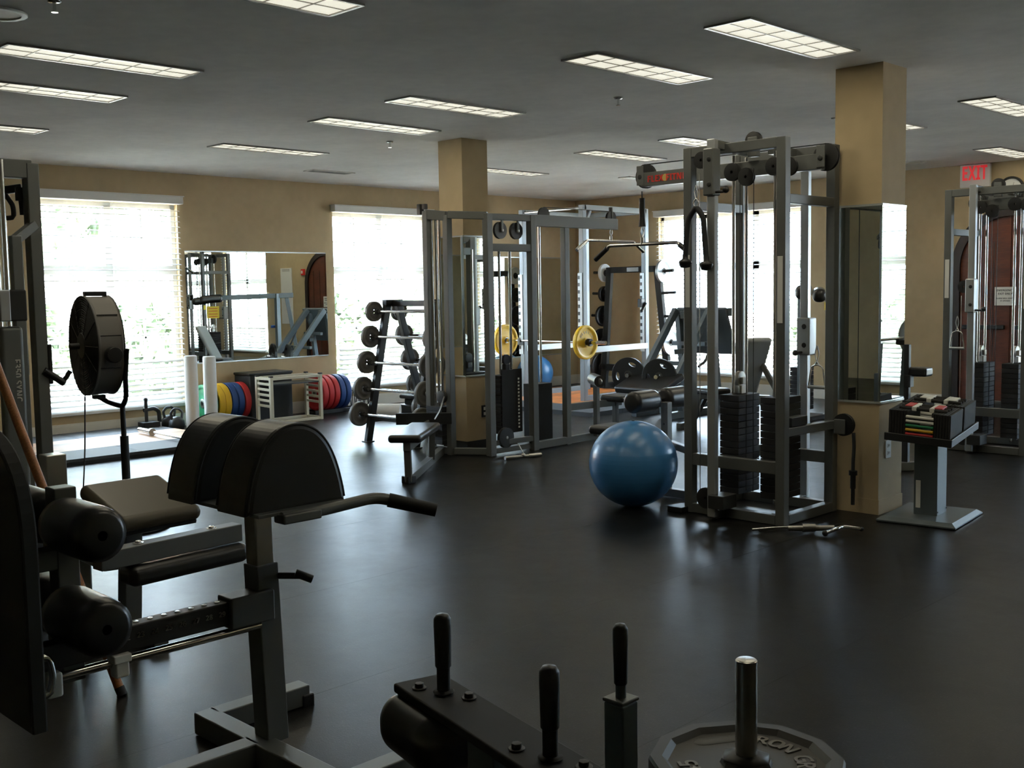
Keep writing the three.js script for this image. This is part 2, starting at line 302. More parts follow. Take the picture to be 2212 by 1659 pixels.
// rotate geometry made in the xy plane (facing +z) to face a world direction, then place
const face = (g, dir, c) => { if (dir === '-x') g.rotateY(-Math.PI / 2); if (dir === '+x') g.rotateY(Math.PI / 2); if (dir === '-z') g.rotateY(Math.PI); return g.translate(...c); };
function weightStack(t, x, z, wx, wz, y0, y1, n, H) {
  const ph = (y1 - y0) / n;
  for (let k = 0; k < n; k++) part(t, 'weight_plate', rbox(x, y0 + (k + .5) * ph, z, wx, ph - .003, wz, .003, 1), M.stack);
  const along = wz > wx;
  for (const s of [-1, 1]) part(t, 'guide_rod', along ? rod([x, .08, z + s * wz * .3], [x, H, z + s * wz * .3], .011) : rod([x + s * wx * .3, .08, z], [x + s * wx * .3, H, z], .011), M.chrome);
  part(t, 'lift_block', [rbox(x, y1 + .03, z, .07, .06, .07), disc([x, y1 + .1, z], .055, .035, along ? 'x' : 'z'), rbox(x, y1 + .09, z, .05, .05, .08)], M.steel);
  part(t, 'cable', rod([x, y1 + .1, z], [x, H, z], .003, .003, 6), M.black);
}
// ================================================================ two cable towers (one before column 2, one by the arched door)
function cableTower(x0, x1, z0, z1, H, label, full) {
  const xm = (x0 + x1) / 2, t = thing('cable_tower', label, 'gym machine', [xm, 0, (z0 + z1) / 2]), b = .065, g = M.frame;
  for (const [x, z] of [[x0, z0], [x0, z1], [x1, z1], [x1, z0]]) part(t, 'post', bar([x, 0, z], [x, H, z], b), g);
  for (const y of [H - .033, .035]) {
    part(t, 'crossbar', bar([x0, y, z0 + b / 2], [x0, y, z1 - b / 2], b), g); part(t, 'crossbar', bar([x1, y, z0 + b / 2], [x1, y, z1 - b / 2], b), g);
    if (y < 1) for (const z of [z0, z1]) part(t, 'crossbar', bar([x0 + b / 2, y, z], [x1 - b / 2, y, z], b), g);
  }
  for (const z of [z0, z1]) part(t, 'crossbar', bar([x0 + b / 2, H - .38, z], [x1 - b / 2, H - .38, z], .06), g);
  part(t, 'crossbar', bar([x0, .37, z0 + b / 2], [x0, .37, z1 - b / 2], .055, .08), g);
  part(t, 'crossbar', bar([x1, .37, z0 + b / 2], [x1, .37, z1 - b / 2], .055, .08), g);
  // two weight stacks with guide rods
  const zs = [z0 + .19, z1 - .20];
  for (const z of zs) weightStack(t, xm, z, .26, .15, .12, .80, 15, H - .05);
  // front adjustable rail with sliding pulley carriage
  const rx = x0 - .13, rz = z0 + .27;
  part(t, 'pulley_rail', bar([rx, .02, rz], [rx, H + .02, rz], .045, .06), M.silver);
  part(t, 'rail_arm', bar([rx, H - .01, rz], [xm, H - .03, rz], .055), g); part(t, 'rail_arm', bar([rx, .035, rz], [x0, .035, rz], .055), g);
  const cy = full ? 2.27 : 1.42;
  const ca = part(t, 'pulley_carriage', rbox(rx - .01, cy, rz, .09, .30, .08, .01), full ? g : M.silver);
  part(ca, 'pulley', pulley([rx - .03, cy + .08, rz - .06], .055, .028, 'x'), M.black);
  part(ca, 'knob', [rod([rx - .02, cy - .13, rz + .03], [rx - .02, cy - .13, rz + .10], .009), sph([rx - .02, cy - .12, rz + .115], .022, 12)], M.black);
  parts(ca, 'bolt', [disc([rx - .057, cy + .08, rz + .01], .016, .01, 'x', 8), disc([rx - .057, cy - .08, rz + .01], .016, .01, 'x', 8)], M.frameDark);
  // low pulley block in front
  part(t, 'pulley', pulley([rx, .14, rz - .05], .07, .03, 'x'), M.black);
  part(t, 'pulley_bracket', rbox(rx + .02, .13, rz + .06, .16, .09, .12), M.frameDark);
  // rear rail
  const qx = x1 + .14, qz = z1 - .28;
  part(t, 'pulley_rail', bar([qx, .02, qz], [qx, H, qz], .045, .06), M.silver); part(t, 'rail_arm', bar([qx, H - .03, qz], [xm, H - .03, qz], .055), g); part(t, 'rail_arm', bar([qx, .035, qz], [x1, .035, qz], .055), g);
  const cb = part(t, 'pulley_carriage', rbox(qx, 1.18, qz + .01, .10, .26, .10, .01), M.silver);
  part(cb, 'knob', [rod([qx - .05, 1.07, qz], [qx - .12, 1.07, qz], .009), sph([qx - .13, 1.07, qz], .02, 12)], M.black);
  parts(cb, 'bolt', [disc([qx - .052, 1.25, qz + .02], .018, .008, 'x', 10), disc([qx - .052, 1.12, qz + .02], .018, .008, 'x', 10)], M.frameDark);
  // overhead arm along z with pulleys and cables
  const ay = H - .14, za = full ? z0 - .64 : z0 + .12, zb = full ? z1 + .1 : z1 - .12;
  part(t, 'overhead_arm', bar([xm, ay, za], [xm, ay, zb], .06, .10), g);
  for (const z of [za, zb]) { part(t, 'pulley', pulley([xm + .04, ay + .03, z], .088, .03, 'x'), M.black); parts(t, 'pulley_bracket', [rbox(xm + .062, ay + .03, z, .008, .12, .05), rbox(xm - .034, ay + .03, z, .008, .14, .06)], g); part(t, 'bolt', disc([xm - .04, ay + .02, z], .018, .012, 'x', 8), M.frameDark); }
  part(t, 'cable', rod([xm + .04, ay + .115, za], [xm + .04, ay + .115, zb], .004, .004, 6), M.black);
  for (const [z, y] of [[z0 + .19, H - .16], [z0 + .30, H - .2], [z1 - .2, H - .15], [(z0 + z1) / 2, H + .03], [z1 - .09, H - .16]]) part(t, 'pulley', pulley([xm - .09, y, z], .06, .028, 'x'), M.black);
  part(t, 'pulley_bracket', rbox(xm - .09, H - .01, (z0 + z1) / 2, .05, .13, .07), g);
  for (const z of [z0 + .30, (z0 + z1) / 2, z1 - .09]) part(t, 'cable', rod([xm - .09, .15, z], [xm - .09, H - .15, z], .003, .003, 6), M.black);
  part(t, 'cable', rod([rx - .03, .2, rz - .08], [rx - .03, cy, rz - .08], .003, .003, 6), M.steel);
  part(t, 'instruction_sticker', wbox(x0 - b / 2 - .002, x0 - b / 2, 1.4, 1.75, z0 - .018, z0 + .02), M.paper, 'pale instruction sticker');
  part(t, 'instruction_sticker', wbox(x0 - b / 2 - .002, x0 - b / 2, 1.3, 1.72, z1 - .02, z1 + .018), M.paper, 'pale instruction sticker');
  return { t, rx, rz, cy, xm, ay, za, zb, qx, qz };
}
const TW = cableTower(6.13, 6.75, -4.40, -3.69, 2.46, 'tall grey cable tower with overhead arm in front of the bright window', true);
{
  const t = TW.t, { xm, ay } = TW;
  // lettering on the arm
  const c = 'FLEX'.length && part(t, 'arm_lettering', face(text('FLEX', .046, .003), '-x', [xm - .033, ay, -4.90]), M.red, 'red printed lettering');
  part(t, 'arm_lettering', face(text('FITNESS', .046, .003), '-x', [xm - .033, ay, -4.685]), M.red, 'red printed lettering');
  part(t, 'arm_emblem', disc([xm - .032, ay, -4.815], .026, .004, 'x', 20, .001), M.amber, 'small amber round emblem');
  // low pulley at the front-right corner with side arm
  part(t, 'rail_arm', bar([6.13, .60, -3.69], [6.82, .60, -3.66], .055), M.frame);
  part(t, 'rail_arm', rbox(6.30, .66, -3.70, .20, .06, .07), M.frameDark);
  part(t, 'pulley', pulley([6.74, .60, -3.59], .075, .03, 'x'), M.black); part(t, 'pulley_bracket', rbox(6.70, .59, -3.60, .012, .10, .08), M.frame);
  // lat seat: thigh rollers, holder post, seat, base bars
  const sp = part(t, 'thigh_post', bar([6.47, .05, -4.86], [6.47, .70, -4.86], .06), M.frame);
  parts(sp, 'hole', [.3, .36, .42, .48, .54].map((y) => disc([6.439, y, -4.86], .009, .002, 'x', 10, .0005)), M.black);
  part(sp, 'knob', [rod([6.44, .44, -4.86], [6.38, .44, -4.86], .01), sph([6.37, .44, -4.86], .024, 12)], M.black);
  for (const [a, b] of [[6.14, 6.42], [6.52, 6.80]]) part(t, 'thigh_roller', aim(lathe([[0, -.14], [.055, -.14], [.075, -.125], [.08, -.1], [.08, .1], [.075, .125], [.055, .14], [0, .14]], 24), 'x').translate((a + b) / 2, .715, -4.93), M.vinyl, 'black padded roller');
  part(t, 'roller_axle', rod([6.15, .715, -4.93], [6.79, .715, -4.93], .014), M.chrome);
  part(t, 'seat_pad', rbox(6.47, .46, -5.32, .30, .07, .36, .03, 3), M.vinyl, 'black vinyl seat pad');
  part(t, 'seat_post', bar([6.47, .02, -5.3], [6.47, .43, -5.3], .06), M.frame);
  part(t, 'base_rail', bar([6.47, .035, -5.5], [6.47, .035, -4.4], .06), M.frame); part(t, 'base_rail', bar([6.2, .40, -4.42], [6.47, .40, -4.86], .05), M.frame);
  part(t, 'foot', [rbox(6.10, .02, -4.46, .16, .04, .12)], M.black);
}
// lat bars, rope, handle, strap hanging on the towers
function latBar(label, hookTop, c, half, dirz, grips) {           // bar runs along world z when dirz, otherwise along x
  const ax = (s, dy = 0, off = 0) => dirz ? [c[0] + off, c[1] + dy, c[2] + s] : [c[0] + s, c[1] + dy, c[2] + off];
  const t = thing('lat_pulldown_bar', label, 'cable bar', [c[0], c[1], c[2]]);
  part(t, 'bar', [tube([ax(-half, -.10), ax(-half * .74, -.02), ax(-half * .66, 0), ax(0, 0), ax(half * .66, 0), ax(half * .74, -.02), ax(half, -.10)], .0135, 60, 10)], M.chrome);
  for (const s of [-1, 1]) part(t, 'grip', rod(ax(s * half, -.10), ax(s * half * .74, -.018), .019), grips ? M.black : M.chrome);
  part(t, 'clip', [rod([c[0], c[1], c[2]], [c[0], c[1] + .05, c[2]], .014), tube([[c[0], c[1] + .05, c[2]], [c[0] + .02, c[1] + .09, c[2]], [c[0], c[1] + .14, c[2]], [c[0] - .02, c[1] + .09, c[2]], [c[0], c[1] + .05, c[2]]], .005, 24, 6)], M.steel);
  part(t, 'hanging_cable', [rod([c[0], c[1] + .13, c[2]], hookTop, .005, .005, 6), rod([c[0], c[1] + .19, c[2]], [c[0], c[1] + .34, c[2]], .022), rod([c[0], c[1] + .13, c[2]], [c[0], c[1] + .22, c[2]], .028, .02)], M.black); return t;
}
latBar('chrome lat bar with black grips hanging from the cable tower arm', [6.53, 2.25, -5.12], [6.53, 1.86, -5.12], .46, true, true);
{
  const { rx, rz, cy } = TW, X = rx - .06, z = rz - .085, t = thing('triceps_rope', 'black braided triceps rope hanging from the top carriage of the cable tower', 'cable rope', [X, 1.65, z]);
  part(t, 'carabiner', [tube([[X, cy - .08, z], [X, cy - .12, z + .012], [X, cy - .17, z], [X, cy - .12, z - .012], [X, cy - .08, z]], .004, 24, 6), tube([[X, cy - .19, z + .02], [X, cy - .165, z], [X, cy - .19, z - .02], [X, cy - .24, z]], .005, 16, 6, true)], M.chrome);
  part(t, 'rope', tube([[X, 1.71, z - .088], [X, 1.86, z - .078], [X, 1.98, z - .058], [X, 2.045, z], [X, 1.98, z + .052], [X, 1.84, z + .066], [X, 1.69, z + .078]], .018, 60, 10), M.rope);
  for (const s of [[-.088, 1.71], [.078, 1.69]]) part(t, 'end_stop', lathe([[0, -.05], [.03, -.045], [.045, -.015], [.04, 0], [.02, .01], [.018, .04]], 16).translate(X, s[1], z + s[0]), M.black);
}
function dHandle(label, x, y, z) {
  const t = thing('cable_stirrup', label, 'cable handle', [x, y, z]);
  part(t, 'stirrup', [tube([[x, y, z - .065], [x, y + .13, z - .045], [x, y + .15, z - .02], [x, y + .155, z], [x, y + .15, z + .02], [x, y + .13, z + .045], [x, y, z + .065]], .006, 40, 8), tube([[x, y + .15, z - .015], [x, y + .18, z], [x, y + .15, z + .015]], .006, 12, 6)], M.chrome);
  part(t, 'grip', rod([x, y, z - .065], [x, y, z + .065], .013), M.silver);
  part(t, 'hanging_clip', tube([[x, y + .17, z], [x + .008, y + .23, z + .01], [x, y + .29, z], [x - .008, y + .23, z - .01], [x, y + .17, z]], .004, 20, 6), M.steel); return t;
}
dHandle('chrome stirrup handle hanging from the rear carriage of the cable tower', 6.86, .83, -3.86);
{
  const t = thing('ankle_strap', 'black cable strap hanging from the low pulley by the column', 'strap', [6.70, .05, -3.56]);
  part(t, 'strap', tube([[6.74, .55, -3.52], [6.73, .46, -3.51], [6.72, .36, -3.51], [6.72, .28, -3.51]], .012, 20, 8), M.rope);
  part(t, 'stopper', [rod([6.72, .30, -3.51], [6.72, .27, -3.51], .028), rod([6.72, .28, -3.51], [6.72, .18, -3.51], .018), rod([6.72, .19, -3.51], [6.72, .07, -3.51], .013)], M.black);
}
// attachments lying at the foot of the tower
{
  const t = thing('row_grip_attachment', 'chrome close-grip row handle lying before the cable tower', 'cable handle', [6.02, 0, -3.52]);
  part(t, 'frame', [tube([[5.83, .02, -3.72], [5.92, .03, -3.62], [6.00, .035, -3.53]], .009, 20), tube([[5.86, .015, -3.69], [6.0, .02, -3.62], [6.0, .03, -3.53]], .008, 20)], M.chrome);
  part(t, 'grip', [rod([5.97, .03, -3.55], [6.14, .035, -3.33], .018), rod([6.02, .035, -3.48], [6.07, .036, -3.42], .026)], M.steel);
  const u = thing('curl_attachment', 'small chrome handle lying beside the row handle', 'cable handle', [6.10, 0, -3.27]);
  part(u, 'bar', tube([[6.03, .02, -3.33], [6.06, .05, -3.27], [6.14, .05, -3.27], [6.24, .03, -3.20]], .011, 24), M.chrome); parts(u, 'end_cap', [sph([6.03, .02, -3.33], .019, 10), sph([6.24, .03, -3.20], .015, 10)], M.black);
}
const RM = cableTower(10.0, 10.62, -4.30, -3.60, 2.38, 'grey cable tower with two weight stacks beside the arched door', false);
dHandle('chrome stirrup handle hanging on the cable tower by the arched door', RM.rx - .06, .95, RM.rz - .10);
cableTower(11.25, 11.83, -4.0, -3.3, 2.38, 'second grey cable tower past the arched door, seen in the wall mirror', false);
{
  const t = thing('warning_sign', 'yellow notice sheet hung on the second cable tower, seen in the wall mirror', 'sign', [11.42, 1.05, -4.04]);
  part(t, 'sheet', wbox(11.28, 11.56, 1.08, 1.32, -4.045, -4.041), M.yellowSign);
  part(t, 'printed_line', [1.27, 1.22, 1.16, 1.11].map((y) => wbox(11.32, 11.52, y, y + .012, -4.047, -4.045)), M.red);
  const u = thing('armrest_stand', 'black padded armrest on an upright post behind the mirrored column', 'gym machine', [8.7, 0, -4.0]);
  part(u, 'upright', bar([8.66, .02, -4.06], [8.66, 1.04, -4.06], .045, .06), M.frameDark); part(u, 'base_rail', bar([8.45, .035, -4.2], [8.9, .035, -3.85], .07), M.frame); part(u, 'armrest_pad', rbox(8.72, .815, -3.97, .14, .075, .16, .02, 3), M.vinyl, 'black vinyl armrest'); part(u, 'bracket', rbox(8.66, .74, -4.05, .07, .1, .08), M.frameDark);
}

// ================================================================ multi-station machine round column 1
{
  const t = thing('multi_station', 'grey multi-station weight machine built round the column', 'gym machine', [7.3, 0, -7.45]), g = M.frame, H = 2.24;
  const P = (n, a, b, w = .06, h = w, m = g) => part(t, n, bar(a, b, w, h), m);
  // low-row tower beside the column
  P('post', [6.82, 0, -7.90], [6.82, H + .05, -7.90], .065); P('post', [6.86, 0, -7.66], [6.86, H, -7.66], .065);
  P('crossbar', [6.82, H + .02, -7.90], [6.86, H - .01, -7.66], .06, .09); P('crossbar', [6.84, H, -7.62], [7.03, H - .02, -7.30], .05, .07); P('crossbar', [6.83, .04, -7.90], [6.86, .04, -7.66], .06);
  for (const z of [-7.86, -7.80, -7.75]) part(t, 'guide_rod', rod([6.84, .3, z], [6.84, H - .02, z], .013), M.chrome);
  part(t, 'top_bracket', [rbox(6.82, H + .07, -7.99, .05, .10, .05), rbox(6.80, H + .09, -7.9, .04, .05, .04)], M.black);
  part(t, 'pulley', pulley([6.80, .55, -7.72], .06, .03, 'x'), M.black);
  for (let k = 0; k < 8; k++) part(t, 'weight_plate', rbox(6.84, .12 + k * .045, -7.80, .14, .042, .22, .003, 1), M.stack);
  part(t, 'foot_plate', along(new RoundedBoxGeometry(.52, .11, .015, 1, .004), V(6.59, .36, -7.74), V(6.60, .362, -7.75)).translate(0, 0, 0), M.frameDark, 'dark steel foot plate');
  part(t, 'foot_plate_arm', bar([6.6, .33, -7.72], [6.84, .15, -7.8], .05), g);
  // bench of the low row
  P('base_rail', [5.58, .035, -6.76], [6.84, .035, -7.78], .06, .07); P('bench_leg', [5.6, .02, -6.78], [5.55, .34, -6.73], .055, .08); P('bench_leg', [6.36, .05, -7.38], [6.33, .34, -7.33], .055, .07);
  P('seat_beam', [5.52, .31, -6.70], [6.36, .33, -7.37], .06, .07);
  part(t, 'bench_pad', along(new RoundedBoxGeometry(.27, .065, .88, 3, .028), V(5.50, .375, -6.70), V(6.16, .375, -7.22)), M.vinyl, 'black vinyl bench pad');
  part(t, 'tether_strap', tube([[6.80, .56, -7.68], [6.55, .46, -7.47], [6.36, .41, -7.32]], .006, 20, 6), M.steel);
  part(t, 'foot_cap', [rbox(5.6, .03, -6.78, .085, .06, .085)], M.black);
  // front frame with high pulleys and numbered stack
  for (const [x, z] of [[7.03, -7.30], [7.545, -7.24]]) P('post', [x, 0, z], [x, H, z], .07);
  P('crossbar', [7.03, H - .03, -7.30], [7.545, H - .03, -7.24], .06); P('crossbar', [7.03, H - .31, -7.30], [7.545, H - .31, -7.24], .06, .07); P('crossbar', [7.03, .12, -7.30], [7.545, .12, -7.24], .05, .05); P('crossbar', [7.03, .04, -7.32], [7.545, .05, -7.26], .05, .05);
  for (const x of [7.19, 7.40]) { part(t, 'pulley', pulley([x, 2.09, -7.30], .078, .03, 'z'), M.black); part(t, 'pulley_bracket', rbox(x, 2.13, -7.27, .03, .12, .012), g); part(t, 'bolt', disc([x, 2.09, -7.262], .014, .012, 'z', 8), M.steel); }
  for (let k = 0; k < 15; k++) part(t, 'weight_plate', rbox(7.35, .2 + k * .037, -7.42, .29, .034, .15, .003, 1), M.stack);
  part(t, 'stack_guard', [rbox(7.35, .49, -7.335, .27, .60, .006)], M.stack, 'black stack cover');
  for (let k = 0; k < 15; k++) part(t, 'number_tag', wbox(7.425, 7.445, .225 + k * .033, .243 + k * .033, -7.331, -7.329), M.paper);
  for (const x of [7.27, 7.41]) part(t, 'guide_rod', rod([x, .1, -7.40], [x, H - .3, -7.40], .013), M.chrome);
  part(t, 'lift_block', [rbox(7.34, .81, -7.40, .06, .06, .05), disc([7.34, .88, -7.40], .05, .03, 'z')], M.black);
  part(t, 'pulley', pulley([7.19, .16, -7.27], .095, .035, 'z'), M.black); part(t, 'bolt', disc([7.19, .16, -7.25], .016, .012, 'z', 8), M.steel);
  // second stack behind a black shield
  part(t, 'stack_shield', [rbox(7.90, .33, -7.52, .25, .56, .16, .004, 1)], M.stack, 'black metal stack shield'); for (const x of [7.83, 7.95]) part(t, 'guide_rod', rod([x, .1, -7.52], [x, H, -7.52], .012), M.chrome);
  part(t, 'cable', rod([7.89, .6, -7.52], [7.89, H, -7.52], .003, .003, 6), M.black);
  // lat pulldown arm and its seat
  P('post', [8.05, 0, -7.27], [8.05, H - .04, -7.27], .065); P('overhead_arm', [7.545, H - .05, -7.24], [8.80, H - .05, -7.24], .06, .11);
  for (const x of [7.72, 8.72]) part(t, 'pulley', pulley([x, H + .01, -7.24], .07, .03, 'z'), M.black);
  part(t, 'cable', rod([7.72, H + .08, -7.24], [8.72, H + .08, -7.24], .004, .004, 6), M.black);
  P('base_rail', [7.545, .045, -7.24], [8.8, .045, -7.30], .055, .07); P('seat_rail', [8.05, .37, -7.27], [8.8, .37, -7.20], .05, .07); P('roller_post', [8.42, .05, -7.2], [8.42, .6, -7.2], .05);
  part(t, 'thigh_roller', rod([8.30, .62, -7.05], [8.54, .62, -7.35], .058, .058, 20), M.vinyl, 'black padded roller');
  part(t, 'roller_cap', [disc([8.298, .62, -7.048], .03, .02, 'x', 16)], M.steel);
  part(t, 'seat_pad', rbox(8.72, .42, -7.14, .30, .07, .30, .03, 3), M.vinyl, 'black vinyl seat pad'); P('seat_post', [8.72, .04, -7.2], [8.72, .38, -7.2], .05);
  P('base_rail', [6.86, .04, -7.62], [7.05, .04, -7.34], .05, .06);
}
latBar('plain chrome lat bar hanging from the multi-station arm', [8.72, 2.2, -7.24], [8.72, 2.02, -7.24], .53, false, false);
{
  const t = thing('straight_cable_bar', 'short knurled steel cable bar lying before the multi-station machine', 'cable bar', [7.1, 0, -6.97]);
  part(t, 'bar', [rod([6.93, .02, -7.02], [7.30, .02, -6.92], .014), rod([6.93, .02, -7.02], [7.06, .02, -6.985], .018), rod([7.17, .02, -6.955], [7.30, .02, -6.92], .018)], M.steel);
  part(t, 'swivel', [sph([7.115, .03, -6.97], .022, 12), tube([[7.115, .05, -6.97], [7.16, .12, -7.08], [7.20, .10, -7.2]], .005, 16, 6)], M.steel);
}
// ================================================================ exercise balls
function ball(x, z, r, y0, label) {
  const t = thing('exercise_ball', label, 'exercise ball', [x, y0, z]);
  const pr = []; const N = 240; for (let i = 0; i <= N; i++) { const a = -Math.PI / 2 + Math.PI * i / N; const w = Math.cos(a) > .18 && i % 8 === 0 ? .0004 : 0; pr.push([(r + w) * Math.cos(a), r * .97 + r * .97 * Math.sin(a)]); }
  lpart(t, 'ball_skin', lathe(pr, 64), M.ball); lpart(t, 'valve_plug', disc([0, r * 1.94, 0], .012, .006, 'y', 12), M.blackMatte);
}
ball(6.03, -4.82, .312, 0, 'large blue exercise ball beside the cable tower');
ball(12.15, -11.62, .28, 0, 'blue exercise ball in the corner behind the power rack');

// ================================================================ dumbbell stand with two block dumbbells
{
  const t = thing('dumbbell_stand', 'grey steel pedestal stand holding two block dumbbells', 'stand', [6.95, 0, -3.10]), cx = 6.96, cz = -3.09;
  const s = new THREE.Shape(); s.moveTo(-.27, -.22); s.lineTo(.27, -.22); s.lineTo(.27, .22); s.lineTo(-.27, .22); s.closePath();
  part(t, 'base_plate', new THREE.ExtrudeGeometry(s, { depth: .008, bevelEnabled: true, bevelSize: .03, bevelThickness: .022, bevelSegments: 1 }).rotateX(-Math.PI / 2).rotateY(.12).translate(cx, .006, cz), M.bluegray);
  part(t, 'pedestal', [rbox(0, .285, 0, .20, .53, .15, .006).rotateY(.12).translate(cx, 0, cz)], M.bluegray);
  part(t, 'bolt', [[-.09, .078], [.09, .078]].map(([x, z]) => disc([x, .06, z], .006, .006, 'z', 8).rotateY(.12).translate(cx, 0, cz)), M.frameDark);
  part(t, 'rating_label', wbox(-.1025, -.1, .08, .26, -.06, -.03).rotateY(.12).translate(cx, 0, cz), M.paper, 'small printed label');
  const tilt = (g) => g.rotateX(.10).rotateZ(-.06).rotateY(-Math.PI / 2 + .12).translate(cx - .01, .56, cz + .01);
  part(t, 'tray', tilt(join([rbox(0, 0, 0, .42, .012, .58, .004, 1), rbox(0, .02, .285, .42, .05, .012, .004, 1), rbox(.205, .02, 0, .012, .05, .58, .004, 1)])), M.frameDark);
  for (const [i, sgn] of [[0, -1], [1, 1]].entries()) {
    const d = thing('block_dumbbell', i ? 'block dumbbell with white weight tags on the stand, column side' : 'block dumbbell with coloured weight tags on the stand, room side', 'dumbbell', [cx - .02, .82, cz]);
    const zc = i ? -.142 : .142;
    const put = (n, gs, m, l) => part(d, n, tilt(join(gs)), m, l);
    for (const e of [-1, 1]) for (let k = 0; k < 7; k++) put('weight_plate', rbox(e * (.078 + k * .0178), .102, zc, .0158, .18, .25 - (6 - k) * .004, .003, 1), M.blackMatte);
    put('handle', [rod([-.09, .12, zc], [.09, .12, zc], .017)], M.black);
    const cols = [M.redRubber, M.yellow, M.greenRubber, M.plastic, M.plastic];
    for (let k = 0; k < 5; k++) for (const e of [-1, 1]) put('side_rail', rod([-.085, .045 + k * .028, zc + e * .118], [.085, .045 + k * .028, zc + e * .118], .010, .010, 8), i ? M.plastic : cols[k]);
    for (const e of [-1, 1]) put('weight_tag', [rbox(e * .09, .205, zc, .055, .02, .10)], i ? M.paper : M.redRubber);
    for (const e of [-1, 1]) put('tag_clip', [rbox(e * .055, .198, zc, .03, .03, .13)], M.plastic);
    for (const e of [-.05, 0, .05]) put('top_rail', rod([-.15, .197, zc + e], [.15, .197, zc + e], .012, .012, 8), M.blackMatte);
  }
}
// wall sockets on the columns, exit sign, wall clock, notice, access panel, fire alarm
{
  const t = thing('power_outlet', 'white power outlet low on the column beside the dumbbell stand', 'outlet', [6.98, .42, -3.38]);
  part(t, 'plate', rbox(6.955, .43, -3.382, .075, .12, .01, .003), M.white); part(t, 'socket', [rbox(6.955, .455, -3.376, .032, .028, .004), rbox(6.955, .405, -3.376, .032, .028, .004)], M.plastic);
  part(t, 'slot', [.455, .405].flatMap((y) => [-.007, .007].map((dx) => wbox(6.955 + dx - .0015, 6.955 + dx + .0015, y - .006, y + .008, -3.3745, -3.373))), M.black);
  const u = thing('power_outlet', 'black double outlet low on the column inside the weight machine', 'outlet', [7.3, .37, -7.66]);
  part(u, 'plate', rbox(7.30, .375, -7.667, .075, .115, .01, .003), M.black); part(u, 'socket', [rbox(7.30, .40, -7.661, .032, .03, .004), rbox(7.30, .35, -7.661, .032, .03, .004)], M.plastic);
}
{
  const t = thing('exit_sign', 'white EXIT sign with red letters above the arched door', 'sign', [RX - .03, 2.68, -5.48]);
  part(t, 'housing', rbox(RX - .03, 2.82, -5.48, .05, .27, .36, .006), M.white);
  part(t, 'lettering', face(text('EXIT', .17, .004).scale(.62, 1, 1), '-x', [RX - .056, 2.855, -5.48]), M.exitRed, 'red letters EXIT');
  const l = new THREE.PointLight(new THREE.Color().setRGB(1, .05, .05), .002); l.position.set(-.12, .14, 0); l.name = 'sign_glow'; t.add(l);
  const c = thing('wall_clock', 'round black-rimmed wall clock above the arched door', 'clock', [RX - .02, 2.56, -5.06]);
  part(c, 'rim', ring([RX - .02, 2.63, -5.06], .125, .15, .04, 'x'), M.black); part(c, 'dial', disc([RX - .012, 2.63, -5.06], .128, .02, 'x'), M.paper); part(c, 'hand', [bar([RX - .024, 2.63, -5.06], [RX - .024, 2.71, -5.03], .006, .002), bar([RX - .024, 2.63, -5.06], [RX - .024, 2.60, -5.12], .008, .002)], M.black);
  const n = thing('door_notice', 'white printed notice taped on the arched door', 'notice', [RX - .045, 1.26, -5.08]);
  part(n, 'sheet', wbox(RX - .047, RX - .045, 1.26, 1.48, -5.22, -4.97), M.paper);
  part(n, 'lettering', [face(text('EMERGENCY', .024, .001), '-x', [RX - .0475, 1.44, -5.095]), face(text('EXIT ONLY', .024, .001), '-x', [RX - .0475, 1.40, -5.095]), face(text('ALARM WILL SOUND', .016, .001), '-x', [RX - .0475, 1.345, -5.095]), face(text('IF OPENED', .016, .001), '-x', [RX - .0475, 1.315, -5.095])], M.black);
  const a = thing('access_panel', 'white metal access panel on the wall past the arched door', 'panel', [RX - .02, .9, -3.58]);
  part(a, 'panel_door', rbox(RX - .012, 1.5, -3.58, .02, 1.2, .42, .004), M.white); part(a, 'vent', [0, 1, 2].map((k) => wbox(RX - .025, RX - .022, 2.03 + k * .02, 2.04 + k * .02, -3.72, -3.44)), M.lampFrame);
  const f = thing('fire_alarm', 'red fire alarm box beside the arched door', 'alarm', [RX - .02, 1.95, -4.22]);
  part(f, 'box', rbox(RX - .02, 2.0, -4.22, .04, .13, .11, .006), M.red); part(f, 'strobe', rbox(RX - .045, 2.0, -4.22, .02, .06, .04, .004), M.white);
}
